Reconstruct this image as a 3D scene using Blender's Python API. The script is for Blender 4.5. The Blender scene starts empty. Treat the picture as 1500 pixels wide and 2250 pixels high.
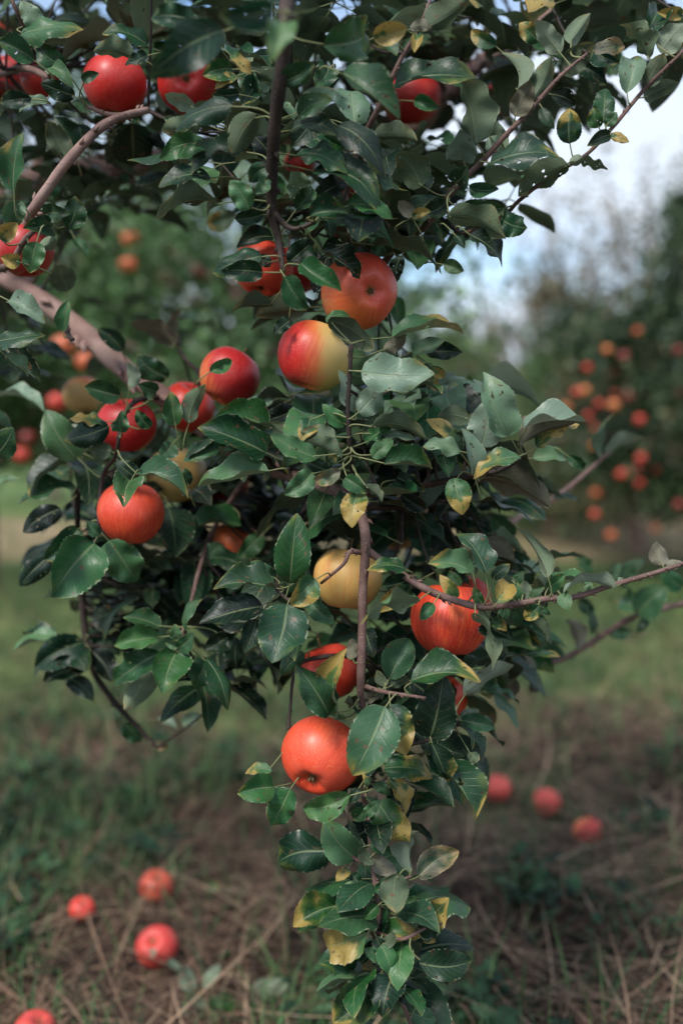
import bpy, math, random
import numpy as np
from mathutils import Vector, Matrix
random.seed(7); RNG = np.random.default_rng(7)
S = bpy.context.scene; COL = S.collection

# ------------------------------------------------------------------ camera
FPX = 2187.5; CAMZ = 0.90
PITCH = math.atan(145 / FPX)
cam = bpy.data.objects.new('camera', bpy.data.cameras.new('camera')); COL.objects.link(cam)
cam.location = (0, 0, CAMZ); cam.rotation_euler = (math.pi / 2 - PITCH, 0, 0)
cam.data.sensor_fit = 'HORIZONTAL'; cam.data.sensor_width = 24; cam.data.lens = 35
cam.data.clip_start = 0.05; cam.data.clip_end = 2000
cam.data.dof.use_dof = True; cam.data.dof.focus_distance = 0.99; cam.data.dof.aperture_fstop = 2.0
cam.data.dof.aperture_blades = 0
S.camera = cam
C0 = np.array([0, 0, CAMZ])
FW = np.array([0, math.cos(PITCH), -math.sin(PITCH)]); UP = np.array([0, math.sin(PITCH), math.cos(PITCH)]); RT = np.array([1., 0, 0])
def P(px, py, d):
    """point of the place seen at photo pixel px,py at depth d metres"""
    return C0 + d * (FW + (px - 750) / FPX * RT - (py - 1125) / FPX * UP)
def on_ground(px, py, z=0.0):
    v = P(px, py, 1) - C0
    return C0 + v * ((z - CAMZ) / v[2])

# ------------------------------------------------------------------ sky and sun
SUN_EL, SUN_AZ = math.radians(48), math.radians(212)     # azimuth clockwise from +Y: behind the camera, to the left
W = bpy.data.worlds.new('World'); S.world = W; W.use_nodes = True
nt = W.node_tree; N = nt.nodes; N.clear()
out = N.new('ShaderNodeOutputWorld'); bg = N.new('ShaderNodeBackground')
sky = N.new('ShaderNodeTexSky'); sky.sky_type = 'NISHITA'; sky.sun_disc = False
sky.sun_elevation = SUN_EL; sky.sun_rotation = SUN_AZ; sky.air_density = 1.1; sky.dust_density = 0.6
tc = N.new('ShaderNodeTexCoord'); mp = N.new('ShaderNodeMapping'); mp.inputs['Scale'].default_value = (1.2, 1.2, 2.6)
mp.inputs['Location'].default_value = (0.35, 0.2, 0.1)
no = N.new('ShaderNodeTexNoise'); no.inputs['Scale'].default_value = 2.3; no.inputs['Detail'].default_value = 7
rp = N.new('ShaderNodeValToRGB'); rp.color_ramp.elements[0].position = 0.34; rp.color_ramp.elements[1].position = 0.56
mx = N.new('ShaderNodeMix'); mx.data_type = 'RGBA'; mx.inputs['B'].default_value = (5.0, 5.6, 6.4, 1)
L = nt.links.new
L(tc.outputs['Generated'], mp.inputs[0]); L(mp.outputs[0], no.inputs['Vector']); L(no.outputs[0], rp.inputs[0])
L(rp.outputs[0], mx.inputs['Factor']); tint = N.new('ShaderNodeMix'); tint.data_type = 'RGBA'; tint.blend_type = 'MULTIPLY'; tint.inputs['Factor'].default_value = 1; tint.inputs['B'].default_value = (0.95, 1.12, 1.22, 1)
L(sky.outputs[0], tint.inputs['A']); L(tint.outputs['Result'], mx.inputs['A']); L(mx.outputs['Result'], bg.inputs[0])
bg.inputs[1].default_value = 0.15; L(bg.outputs[0], out.inputs[0])
sl = bpy.data.lights.new('sun', 'SUN'); sl.energy = 3.3; sl.angle = math.radians(15); sl.color = (1, 0.95, 0.88)
so = bpy.data.objects.new('sun', sl); COL.objects.link(so)
dirv = Vector((math.sin(SUN_AZ) * math.cos(SUN_EL), math.cos(SUN_AZ) * math.cos(SUN_EL), math.sin(SUN_EL)))
so.rotation_euler = dirv.to_track_quat('Z', 'Y').to_euler(); so.location = (0, 0, 30)
S.view_settings.view_transform = 'Standard'; S.view_settings.look = 'None'
S.view_settings.exposure = 0.28; S.view_settings.gamma = 1

# ------------------------------------------------------------------ node helper
class G:
    def __init__(s, name):
        s.m = bpy.data.materials.new(name); s.m.use_nodes = True; s.t = s.m.node_tree; s.t.nodes.clear()
        s.out = s.t.nodes.new('ShaderNodeOutputMaterial')
    def n(s, typ, **kw):
        nd = s.t.nodes.new(typ)
        for k, v in kw.items():
            if hasattr(nd, k): setattr(nd, k, v)
        return nd
    def put(s, sock, v):
        if isinstance(v, bpy.types.NodeSocket): s.t.links.new(v, sock)
        elif isinstance(v, (tuple, list)) and sock.type == 'RGBA' and len(v) == 3: sock.default_value = (*v, 1)
        else: sock.default_value = v
    def f(s, op, a, b=0.0, c=0.0, clamp=False):
        nd = s.n('ShaderNodeMath', operation=op); nd.use_clamp = clamp
        s.put(nd.inputs[0], a); s.put(nd.inputs[1], b)
        if len(nd.inputs) > 2: s.put(nd.inputs[2], c)
        return nd.outputs[0]
    def step(s, x, a, b, lo=0.0, hi=1.0):
        nd = s.n('ShaderNodeMapRange'); nd.interpolation_type = 'SMOOTHSTEP'
        for i, v in enumerate((x, a, b, lo, hi)): s.put(nd.inputs[i], v)
        return nd.outputs[0]
    def mix(s, f, a, b):
        nd = s.n('ShaderNodeMix', data_type='RGBA')
        s.put(nd.inputs['Factor'], f); s.put(nd.inputs['A'], a); s.put(nd.inputs['B'], b)
        return nd.outputs['Result']
    def ramp(s, f, stops):
        nd = s.n('ShaderNodeValToRGB'); cr = nd.color_ramp
        while len(cr.elements) < len(stops): cr.elements.new(0.5)
        for e, (p, c) in zip(cr.elements, stops): e.position = p; e.color = (*c, 1)
        s.put(nd.inputs[0], f); return nd.outputs[0]
    def noise(s, vec, scale, detail=3.0, rough=0.5):
        nd = s.n('ShaderNodeTexNoise'); s.put(nd.inputs['Vector'], vec); nd.inputs['Scale'].default_value = scale
        nd.inputs['Detail'].default_value = detail; nd.inputs['Roughness'].default_value = rough
        return nd.outputs[0]
    def comb(s, x, y, z):
        nd = s.n('ShaderNodeCombineXYZ')
        for i, v in enumerate((x, y, z)): s.put(nd.inputs[i], v)
        return nd.outputs[0]
    def sep(s, v):
        nd = s.n('ShaderNodeSeparateXYZ'); s.put(nd.inputs[0], v); return nd.outputs
    def bump(s, h, strength, dist):
        nd = s.n('ShaderNodeBump'); s.put(nd.inputs['Height'], h)
        nd.inputs['Strength'].default_value = strength; nd.inputs['Distance'].default_value = dist
        return nd.outputs[0]
    def bsdf(s, col, rough=0.5, normal=None, spec=0.5, coat=0.0, trans=0.0, sheen=0.0):
        nd = s.n('ShaderNodeBsdfPrincipled'); s.put(nd.inputs['Base Color'], col); s.put(nd.inputs['Roughness'], rough)
        s.put(nd.inputs['Specular IOR Level'], spec); nd.inputs['Coat Weight'].default_value = coat
        nd.inputs['Coat Roughness'].default_value = 0.25; nd.inputs['Sheen Weight'].default_value = sheen
        if normal is not None: s.put(nd.inputs['Normal'], normal)
        o = nd.outputs[0]
        if trans:
            t = s.n('ShaderNodeBsdfTranslucent'); s.put(t.inputs[0], col)
            m = s.n('ShaderNodeMixShader'); m.inputs[0].default_value = trans
            s.t.links.new(o, m.inputs[1]); s.t.links.new(t.outputs[0], m.inputs[2]); o = m.outputs[0]
        s.t.links.new(o, s.out.inputs[0]); return s.m

# ------------------------------------------------------------------ materials
def make_leaf_material():
    g = G('leaf')
    at = g.n('ShaderNodeAttribute'); at.attribute_name = 'leafdata'
    cs = g.n('ShaderNodeSeparateColor'); g.put(cs.inputs[0], at.outputs['Color'])
    rnd, yel, lig, dead = cs.outputs[0], cs.outputs[1], cs.outputs[2], at.outputs['Alpha']
    uvn = g.n('ShaderNodeUVMap'); uvn.uv_map = 'UVMap'
    x = g.sep(uvn.outputs[0]); u = x[0]; v = g.f('SUBTRACT', g.f('MULTIPLY', x[1], 2.0), 1.0); av = g.f('ABSOLUTE', v)
    r50 = g.f('MULTIPLY', rnd, 50.0)
    co = g.comb(g.f('MULTIPLY', u, 1.6), g.f('MULTIPLY', v, 0.55), r50)
    n1 = g.noise(co, 2.2, 3.0, 0.45); n2 = g.noise(co, 14.0, 3.0, 0.6); n3 = g.noise(co, 40.0, 2.0)
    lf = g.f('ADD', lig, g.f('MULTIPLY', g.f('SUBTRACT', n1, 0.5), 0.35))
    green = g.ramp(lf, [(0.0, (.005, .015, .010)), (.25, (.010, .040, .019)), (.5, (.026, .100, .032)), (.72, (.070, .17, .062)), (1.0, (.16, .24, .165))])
    # veins
    mid = g.step(av, g.f('MULTIPLY', g.f('SUBTRACT', 1.15, u), 0.035), g.f('MULTIPLY', g.f('SUBTRACT', 1.3, u), 0.085), 1.0, 0.0)
    ph = g.f('FRACT', g.f('SUBTRACT', g.f('MULTIPLY', u, 8.0), g.f('MULTIPLY', g.f('POWER', av, 1.15), 2.1)))
    vd = g.f('ABSOLUTE', g.f('SUBTRACT', ph, 0.5))
    side = g.f('MULTIPLY', g.step(vd, 0.0, 0.085, 1.0, 0.0), g.step(av, 0.55, 0.98, 1.0, 0.0))
    vein = g.f('MAXIMUM', mid, g.f('MULTIPLY', side, 0.30))
    # yellow patch, brown rim and freckles
    val = g.f('ADD', g.f('ADD', g.f('MULTIPLY', n1, 1.25), g.f('MULTIPLY', g.f('SUBTRACT', u, 0.5), 0.80)), g.f('MULTIPLY', g.f('SUBTRACT', av, 0.5), 0.2))
    val = g.f('ADD', g.f('SUBTRACT', val, 0.12), g.f('MULTIPLY', side, -0.07))
    thr = g.f('SUBTRACT', 1.15, g.f('MULTIPLY', yel, 1.1))
    ym = g.step(val, g.f('SUBTRACT', thr, 0.09), g.f('ADD', thr, 0.07))
    halo = g.step(val, g.f('SUBTRACT', thr, 0.32), thr)
    hue = g.n('ShaderNodeHueSaturation'); g.put(hue.inputs['Hue'], g.f('ADD', 0.478, g.f('MULTIPLY', g.f('FRACT', g.f('MULTIPLY', rnd, 7.3)), 0.040))); g.put(hue.inputs['Value'], g.f('ADD', .88, g.f('MULTIPLY', n2, .3))); g.put(hue.inputs['Saturation'], g.f('ADD', .82, g.f('MULTIPLY', g.f('FRACT', g.f('MULTIPLY', rnd, 13.7)), .25))); g.put(hue.inputs['Color'], green); green = hue.outputs[0]
    green = g.mix(g.f('MULTIPLY', halo, .55), green, (.14, .17, .035))
    ycol = g.mix(n2, (.25, .175, .042), (.45, .33, .10))
    ycol = g.mix(g.step(g.f('ADD', n2, g.f('MULTIPLY', av, 0.25)), 0.78, 0.86), ycol, (.16, .07, .035))
    col = g.mix(ym, green, ycol)
    spots = g.step(n3, 0.70, 0.76); col = g.mix(g.f('MULTIPLY', spots, g.f('ADD', 0.15, yel, clamp=True)), col, (.09, .045, .03))
    dcol = g.mix(n2, (.10, .065, .05), (.33, .24, .20))
    dm = g.step(g.f('ADD', n1, g.f('MULTIPLY', dead, 0.9)), 0.62, 0.95)
    col = g.mix(g.f('MULTIPLY', dm, g.f('MINIMUM', g.f('MULTIPLY', dead, 1.6), 1.0)), col, dcol)
    col = g.mix(g.f('MULTIPLY', vein, 0.42), col, (.27, .33, .17))
    # thin pale, worn edge
    em = g.f('MULTIPLY', g.step(av, 0.90, 0.985), g.step(g.noise(co, 9.0, 2.0), 0.52, 0.62))
    col = g.mix(g.f('MULTIPLY', em, 0.55), col, (.50, .50, .34))
    # felty, paler lower side
    geo = g.n('ShaderNodeNewGeometry'); bf = geo.outputs['Backfacing']
    under = g.mix(0.55, col, g.mix(lig, (.065, .085, .042), (.25, .28, .20)))
    col = g.mix(bf, col, under)
    rough = g.f('ADD', g.f('MULTIPLY', bf, 0.35), g.f('ADD', 0.30, g.f('MULTIPLY', n2, 0.16)))
    h = g.f('ADD', g.f('MULTIPLY', vein, -0.8), g.f('ADD', g.f('MULTIPLY', n2, 0.5), g.f('MULTIPLY', n1, 1.2)))
    rim = g.step(g.noise(g.comb(g.f('MULTIPLY', u, 2.4), v, g.f('ADD', r50, 7.0)), 3.4, 1.0), .67, .72); col = g.mix(g.f('MULTIPLY', rim, .8), col, (.13, .075, .04))
    g.bsdf(col, rough, g.bump(h, 0.55, 0.0012), spec=0.34, trans=0.19)
    hn = g.noise(g.comb(g.f('MULTIPLY', u, 2.4), v, g.f('ADD', r50, 7.0)), 3.4, 1.0)
    hole = g.f('MULTIPLY', g.step(hn, 0.715, 0.725), g.f('GREATER_THAN', g.f('FRACT', g.f('MULTIPLY', rnd, 23.1)), 0.45))
    src = g.out.inputs[0].links[0].from_socket; tr = g.n('ShaderNodeBsdfTransparent'); ms = g.n('ShaderNodeMixShader')
    g.put(ms.inputs[0], hole); g.t.links.new(src, ms.inputs[1]); g.t.links.new(tr.outputs[0], ms.inputs[2]); g.t.links.new(ms.outputs[0], g.out.inputs[0]); return g.m
M_LEAF = make_leaf_material()
def simple_material(name, stops, scale, rough=0.8, bump=0.5, dist=0.002, det=5.0, stretch=(1, 1, 1), spec=0.3, trans=0.0, island=0.0):
    g = G(name); tcn = g.n('ShaderNodeTexCoord'); mpn = g.n('ShaderNodeMapping'); mpn.inputs['Scale'].default_value = stretch
    g.put(mpn.inputs[0], tcn.outputs['Object']); nz = g.noise(mpn.outputs[0], scale, det, 0.6)
    f = nz
    if island:
        geo = g.n('ShaderNodeNewGeometry')
        f = g.f('ADD', g.f('MULTIPLY', nz, 1 - island), g.f('MULTIPLY', geo.outputs['Random Per Island'], island))
    return g.bsdf(g.ramp(f, stops), rough, g.bump(nz, bump, dist) if bump else None, spec=spec, trans=trans)
M_PET = simple_material('petiole', [(.3, (.13, .16, .06)), (.6, (.20, .21, .10)), (.8, (.22, .12, .09))], 18, 0.6, 0.1)
def make_bark(name, c0, c1, c2, scale=60, spots=.6):
    g = G(name); tcn = g.n('ShaderNodeTexCoord'); o = tcn.outputs['Object']
    n1 = g.noise(o, scale * 0.4, 5, 0.65); n2 = g.noise(o, scale * 3, 3)
    vo = g.n('ShaderNodeTexVoronoi'); g.put(vo.inputs['Vector'], o); vo.inputs['Scale'].default_value = scale * 3.2
    dots = g.step(vo.outputs['Distance'], 0.10, 0.22, 1.0, 0.0)
    col = g.ramp(n1, [(.30, c0), (.52, c1), (.72, c2)])
    col = g.mix(g.f('MULTIPLY', dots, spots), col, (.36, .29, .24))
    h = g.f('ADD', g.f('ADD', n1, g.f('MULTIPLY', n2, 0.5)), g.f('MULTIPLY', dots, 0.5))
    return g.bsdf(col, 0.72, g.bump(h, 0.7, 0.0015), spec=0.3)
M_BARK = make_bark('bark_young', (.075, .040, .032), (.15, .088, .075), (.23, .15, .135), 70)
M_BARK2 = make_bark('bark_limb', (.15, .085, .07), (.28, .175, .15), (.38, .27, .24), 38)
M_BARKD = make_bark('bark_dark', (.018, .012, .010), (.04, .028, .024), (.08, .055, .045), 60, .12)

def apple_material(red=(.62, .045, .018), ground=(.62, .36, .09), blush=0.75, bdir=(0, 0, 0), streak=0.35, pink=0.0, edge=0.5):
    g = G('apple_skin'); tcn = g.n('ShaderNodeTexCoord'); o = tcn.outputs['Object']
    x = g.sep(o); K = 1 / 0.0377
    ang = g.f('ARCTAN2', x[1], x[0])
    st = g.noise(g.comb(g.f('MULTIPLY', g.f('COSINE', ang), 2.6), g.f('MULTIPLY', g.f('SINE', ang), 2.6), g.f('MULTIPLY', x[2], 9.0)), 4.2, 5, 0.62)
    st2 = g.noise(g.comb(g.f('MULTIPLY', g.f('COSINE', ang), 7), g.f('MULTIPLY', g.f('SINE', ang), 7), g.f('MULTIPLY', x[2], 14.0)), 4.0, 4, 0.65)
    big = g.noise(o, 22.0, 2.0)
    d = g.f('ADD', g.f('ADD', g.f('MULTIPLY', x[0], bdir[0] * K), g.f('MULTIPLY', x[1], bdir[1] * K)), g.f('MULTIPLY', x[2], bdir[2] * K))
    val = g.f('ADD', g.f('ADD', blush, g.f('MULTIPLY', d, edge)), g.f('MULTIPLY', g.f('SUBTRACT', big, 0.5), 0.40))
    val = g.f('ADD', val, g.f('MULTIPLY', g.f('SUBTRACT', st, 0.5), streak * 2))
    val = g.f('ADD', val, g.f('MULTIPLY', g.f('SUBTRACT', st2, 0.5), streak * 1.2))
    m = g.step(val, 0.15, 0.95)
    rcol = g.mix(g.step(st2, 0.36, 0.80), red, (red[0] * 0.72, red[1] * 0.55, red[2] * 0.8))
    rcol = g.mix(pink, rcol, (.72, .20, .14))
    mid = (min(.8, ground[0] * .55 + red[0] * .6), ground[1] * .35 + red[1] * .5, ground[2] * .35)
    gc = g.mix(big, (ground[0] * .82, ground[1] * .9, ground[2]), (min(.9, ground[0] * 1.2), ground[1] * 1.15, ground[2] * 1.3))
    col = g.mix(g.step(m, 0.0, 0.5), gc, mid); col = g.mix(g.step(m, 0.4, 1.0), col, rcol)
    vo = g.n('ShaderNodeTexVoronoi'); g.put(vo.inputs['Vector'], o); vo.inputs['Scale'].default_value = 420
    dots = g.step(vo.outputs['Distance'], 0.12, 0.24, 1.0, 0.0)
    col = g.mix(g.f('MULTIPLY', dots, 0.34), col, (.78, .45, .25))
    bl = g.noise(o, 55.0, 2.0); col = g.mix(g.step(bl, .77, .80, 0, .5), col, (.16, .07, .03))
    col = g.mix(g.f('MULTIPLY', g.step(g.noise(o, 30.0, 5), .45, .7), .05), col, (.75, .50, .40))
    # russet round the calyx and the stem
    rr = g.f('SQRT', g.f('ADD', g.f('MULTIPLY', x[0], x[0]), g.f('MULTIPLY', x[1], x[1])))
    col = g.mix(g.step(g.f('ADD', rr, g.f('MULTIPLY', st, 0.004)), 0.0045, 0.010, 0.75, 0.0), col, (.20, .11, .04))
    return g.bsdf(col, g.f('ADD', 0.40, g.f('MULTIPLY', st, 0.14)), g.bump(g.f('ADD', g.noise(o, 120.0, 3), g.f('MULTIPLY', dots, 0.25)), 0.10, 0.001), spec=0.5, coat=0.08)

# ------------------------------------------------------------------ mesh helpers
class MB:
    def __init__(s): s.v = []; s.f = []; s.n = 0; s.uv = []; s.dat = []; s.mi = []
    def add(s, v, f, uv=None, dat=(0, 0, 0, 0), mi=0):
        v = np.asarray(v, float); f = [tuple(np.asarray(q) + s.n) for q in f]
        s.v.append(v); s.f += f; s.mi += [mi] * len(f)
        s.uv.append(np.zeros((len(v), 2)) if uv is None else uv)
        s.dat.append(np.tile(np.asarray(dat, float), (len(v), 1))); s.n += len(v)
    def mesh(s, name, mats, smooth=True, leaf=False, origin=None):
        V = np.concatenate(s.v) if s.v else np.zeros((0, 3))
        if origin is not None: V = V - np.asarray(origin)
        me = bpy.data.meshes.new(name); me.from_pydata([tuple(p) for p in V], [], s.f)
        for m in mats: me.materials.append(m)
        if len(mats) > 1: me.polygons.foreach_set('material_index', s.mi)
        if smooth: me.polygons.foreach_set('use_smooth', [True] * len(me.polygons))
        if leaf:
            UV = np.concatenate(s.uv); D = np.concatenate(s.dat)
            lv = np.empty(len(me.loops), dtype=np.int32); me.loops.foreach_get('vertex_index', lv)
            ul = me.uv_layers.new(name='UVMap'); ul.data.foreach_set('uv', UV[lv].ravel())
            a = me.color_attributes.new('leafdata', 'FLOAT_COLOR', 'POINT'); a.data.foreach_set('color', D.ravel())
        me.update(); return me
def unit(v): v = np.asarray(v, float); return v / (np.linalg.norm(v) + 1e-12)
def spline(pts, per=6):
    """Catmull-Rom through rows of (x,y,z,r)"""
    p = np.asarray(pts, float); q = np.vstack([2 * p[0] - p[1], p, 2 * p[-1] - p[-2]]); o = []
    for i in range(1, len(q) - 2):
        for t in np.linspace(0, 1, per, endpoint=False):
            a, b, c, d = q[i - 1], q[i], q[i + 1], q[i + 2]
            o.append(0.5 * (2 * b + (c - a) * t + (2 * a - 5 * b + 4 * c - d) * t * t + (3 * b - a - 3 * c + d) * t ** 3))
    o.append(p[-1]); return np.array(o)
def tube(mb, path, sides=8, knob=0.0, mi=0, cap=True):
    n = len(path); rows = []
    nrm = unit(np.cross(unit(path[1][:3] - path[0][:3]), [0.3, 0.2, 1.0]))
    for i in range(n):
        t = unit(path[min(i + 1, n - 1)][:3] - path[max(i - 1, 0)][:3])
        nrm = unit(nrm - t * np.dot(nrm, t)); b = np.cross(t, nrm)
        r = path[i][3] * (1 + (knob * (RNG.random() - 0.3) if knob else 0))
        a = np.arange(sides) * 2 * math.pi / sides
        rr = r * (1 + (knob * 0.3 * (RNG.random(sides) - .5) if knob else 0))
        rows.append(path[i][:3] + (np.cos(a) * rr)[:, None] * nrm + (np.sin(a) * rr)[:, None] * b)
    v = np.concatenate(rows); f = []
    for i in range(n - 1):
        for j in range(sides):
            k = (j + 1) % sides; f.append((i * sides + j, i * sides + k, (i + 1) * sides + k, (i + 1) * sides + j))
    if cap: f.append(tuple(range(sides))[::-1]); f.append(tuple((n - 1) * sides + j for j in range(sides)))
    mb.add(v, f, mi=mi)
def link(name, me, parent=None, loc=None):
    o = bpy.data.objects.new(name, me); COL.objects.link(o)
    if parent is not None: o.parent = parent
    if loc is not None: o.location = loc
    return o
def tag(o, label=None, cat=None, group=None, kind=None):
    if label: o['label'] = label
    if cat: o['category'] = cat
    if group: o['group'] = group
    if kind: o['kind'] = kind
    return o
def empty(name, loc, label, cat, group=None):
    return tag(link(name, None, loc=tuple(loc)), label, cat, group)

# ------------------------------------------------------------------ leaves
def leaf_grid(mb, B, T, n, width, bow=0.08, fold=0.25, wave=0.12, side=0.0, twist=0.0, nu=22, nv=6, dat=(0, 0, 0, 0)):
    B = np.asarray(B); T = np.asarray(T); A = T - B; Ln = np.linalg.norm(A); a = A / (Ln + 1e-9)
    n = unit(n - a * np.dot(n, a)); s = np.cross(n, a)
    u = np.linspace(0, 1, nu + 1); v = np.linspace(-1, 1, nv + 1); U, V = np.meshgrid(u, v, indexing='ij')
    pk = RNG.uniform(.44, .60)
    f = (U ** pk) * ((1 - U) ** 0.72); f = f / f.max()
    f = f * (1 - 0.25 * np.clip((U - .86) / .14, 0, 1))
    teeth = 1 + 0.055 * ((np.arange(nu + 1) % 2) - 0.5) * RNG.uniform(.3, 1.4, nu + 1) * (1 if nu > 15 else 0)
    hw = width / 2 * f; edge = np.where(np.abs(V) > 0.99, teeth[:, None], 1.0)
    asym = 1 + RNG.uniform(-.12, .12) * V
    ph = RNG.random() * 6.28; k = RNG.uniform(1.2, 2.6)
    tw = twist * (U - 0.3)
    lat = V * hw * edge * asym
    up = fold * np.abs(V) ** 1.3 * hw + wave * np.sin(k * 6.28 * U + ph + np.sign(V) * 1.1) * np.abs(V) ** 2 * hw
    up = up + RNG.uniform(-.05, .05) * hw * V * V * 3
    ce = RNG.random(2) ** 2 * .75 * (1 if nu > 8 else .4)          # edges roll up or under, tips curl
    up = up + np.where(V > 0, ce[0], ce[1]) * np.abs(V) ** 3 * hw * RNG.choice([1, -1])
    arch = bow * Ln * np.sin(math.pi * U ** 0.85) - RNG.uniform(-.02, .16) * Ln * np.clip((U - .6) / .4, 0, 1) ** 2
    lat2 = lat * np.cos(tw) - up * np.sin(tw); up2 = lat * np.sin(tw) + up * np.cos(tw)
    Pt = B + (U * Ln)[..., None] * a + (lat2 + side * Ln * np.sin(math.pi * U))[..., None] * s + (up2 + arch)[..., None] * n
    vs = Pt.reshape(-1, 3); uv = np.stack([U.ravel(), (V.ravel() + 1) / 2], 1); m = nv + 1
    fs = [(i * m + j, (i + 1) * m + j, (i + 1) * m + j + 1, i * m + j + 1) for i in range(nu) for j in range(nv)]
    mb.add(vs, fs, uv, dat)
KIND = {'k': (.08, 0, 0, 0), 'g': (.26, .08, 0, 0), 'G': (.47, .05, 0, 0), 'l': (.60, .12, 0, 0), 'w': (.90, .08, .04, 0),  # k has crown shade put into its colour, w partly sky sheen
        'y': (.42, .48, .05, 0), 'z': (.35, .30, .05, 0), 'Y': (.55, .78, .08, 0), 'L': (.78, .55, 0, 0), 'o': (.35, .22, .12, 1), 'u': (.9, .12, .05, 1),
        'b': (.2, .15, .55, 1), 'p': (.6, .2, 1.0, 1), 'r': (.4, .45, .38, 0)}

# ------------------------------------------------------------------ the apple tree: branches
TREE = empty('apple_tree', (-1.15, 1.75, 0), 'apple tree full of red apples whose leafy branches hang down in front of the camera', 'tree')
TREE_O = np.array(TREE.location)
def PX(rows): return np.array([[*P(a, b, d), r] for a, b, d, r in rows])
def PW(rows): return np.array(rows, float)
BR = []      # (name, label, control rows, material)
BR.append(('trunk', None, PW([(-1.15, 1.75, -.05, .085), (-1.14, 1.74, .06, .066), (-1.12, 1.74, .4, .056), (-1.16, 1.76, .75, .054), (-1.13, 1.80, 1.1, .048), (-1.2, 1.86, 1.6, .036), (-1.1, 1.9, 2.2, .022), (-1.15, 1.95, 2.7, .008)]), M_BARK2))
def br(label, rows, mat=M_BARK, world0=None, name='branch'):
    a = PX(rows)
    if world0: a = np.vstack([PW(world0), a])
    BR.append((name, label, a, mat))
br('thick pinkish brown limb slanting down from the left edge', [(-150, 520, 1.45, .018), (10, 610, 1.30, .0125), (120, 680, 1.27, .0128), (200, 745, 1.25, .0130), (290, 825, 1.22, .0125), (360, 872, 1.2, .0115), (450, 945, 1.22, .0105), (560, 1015, 1.2, .010), (700, 1062, 1.1, .008), (785, 1105, 1.03, .006)], M_BARK2, [(-1.14, 1.78, .95, .03)])
br('long grey brown branch hanging down the middle', [(785, 1100, 1.03, .0058), (803, 1180, 1.0, .0050), (797, 1300, 1.0, .0046), (795, 1420, 1.0, .0044), (793, 1530, 1.01, .0042), (806, 1640, 1.02, .0032), (800, 1740, 1.02, .0029), (812, 1830, 1.01, .0027), (822, 1930, 1.0, .0025), (832, 2005, .99, .0024), (824, 2050, .985, .0022), (834, 2110, .985, .0021), (876, 2190, .985, .0020), (905, 2265, .985, .0019), (930, 2400, .98, .0015)])
br('thin upright twig among bluish leaves', [(782, 1090, 1.02, .0030), (770, 1000, .98, .0027), (764, 900, .965, .0023), (768, 830, .96, .0022), (771, 755, .95, .0024)], M_BARKD, name='twig')
br('brown twig reaching to the right edge', [(800, 1205, 1.0, .0040), (850, 1240, 1.0, .0038), (930, 1292, .99, .0038), (1000, 1320, .985, .0036), (1060, 1334, .98, .0034), (1130, 1328, .98, .0032), (1200, 1316, .98, .0030), (1270, 1310, .98, .0028), (1340, 1287, .98, .0026), (1400, 1270, .975, .0024), (1460, 1252, .97, .0022), (1515, 1234, .97, .0018)])
br(None, [(800, 1508, 1.01, .0026), (835, 1519, .99, .0022), (870, 1525, .97, .0020), (900, 1529, .965, .0017), (935, 1534, .96, .0014)], name='twig')
br(None, [(790, 1085, 1.02, .004), (900, 1072, 1.05, .0035), (1000, 1052, 1.02, .003), (1090, 1035, 1.0, .0026), (1150, 1003, .99, .002)], M_BARKD, name='twig')
br(None, [(800, 1115, 1.06, .0035), (930, 1112, 1.1, .003), (1010, 1088, 1.12, .002)], M_BARKD, name='twig')
br('dark upright branch at the top middle, close to the camera', [(640, -350, .98, .010), (632, -30, .86, .0068), (622, 120, .87, .0065), (605, 260, .90, .0060), (597, 370, .93, .0056), (598, 460, .95, .0050), (612, 530, .96, .0036), (622, 598, .955, .0022)], M_BARKD, [(-1.15, 1.9, 2.15, .02), (-.7, 1.5, 2.0, .014)])
br(None, [(598, 462, .95, .003), (640, 502, .95, .0026), (692, 488, .94, .0018)], M_BARKD, name='twig')
br('pinkish brown limb crossing behind the top leaves', [(-120, 430, 1.75, .022), (120, 382, 1.6, .019), (300, 362, 1.55, .0175), (450, 325, 1.5, .016), (600, 300, 1.48, .015), (780, 275, 1.45, .0145), (905, 285, 1.42, .0135), (965, 215, 1.4, .0125), (1050, 140, 1.4, .0115), (1130, 95, 1.42, .010), (1300, -40, 1.5, .007)], M_BARK2, [(-1.18, 1.84, 1.45, .028)])
br('reddish twig with grey green leaves at top right', [(780, 640, 1.2, .004), (870, 545, 1.1, .0036), (930, 500, 1.05, .0034), (1000, 412, 1.0, .0032), (1060, 352, .985, .0029), (1110, 297, .975, .0026), (1170, 235, .97, .0023), (1230, 167, .96, .0019), (1290, 116, .95, .0013)], M_BARK, name='twig')
br('thin twig running up to the top right corner', [(1010, 520, 1.12, .0028), (1100, 478, 1.05, .0024), (1140, 440, 1.0, .0022), (1210, 385, .99, .0020), (1280, 345, .98, .0019), (1340, 285, .975, .0021), (1420, 190, .97, .0019), (1500, 112, .96, .0016), (1570, 40, .95, .001)], M_BARK, name='twig')
br(None, [(740, 520, 1.1, .0038), (775, 360, 1.02, .0033), (800, 297, 1.0, .0030), (832, 235, .98, .0027), (880, 130, .96, .0022), (920, 62, .95, .0018), (952, -20, .94, .0012)], M_BARK, name='twig')
br('bare grey twig curving below the top left apple', [(40, 520, 1.1, .0060), (62, 478, 1.05, .0056), (90, 435, 1.03, .0052), (150, 352, 1.02, .0050), (220, 280, 1.03, .0047), (270, 255, 1.05, .0044), (325, 241, 1.08, .0040)], M_BARK2, [(-.62, 1.4, .95, .008)], name='twig')
br(None, [(275, 253, 1.05, .003), (235, 250, 1.04, .0025), (190, 233, 1.03, .0018)], M_BARK2, name='twig')
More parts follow.
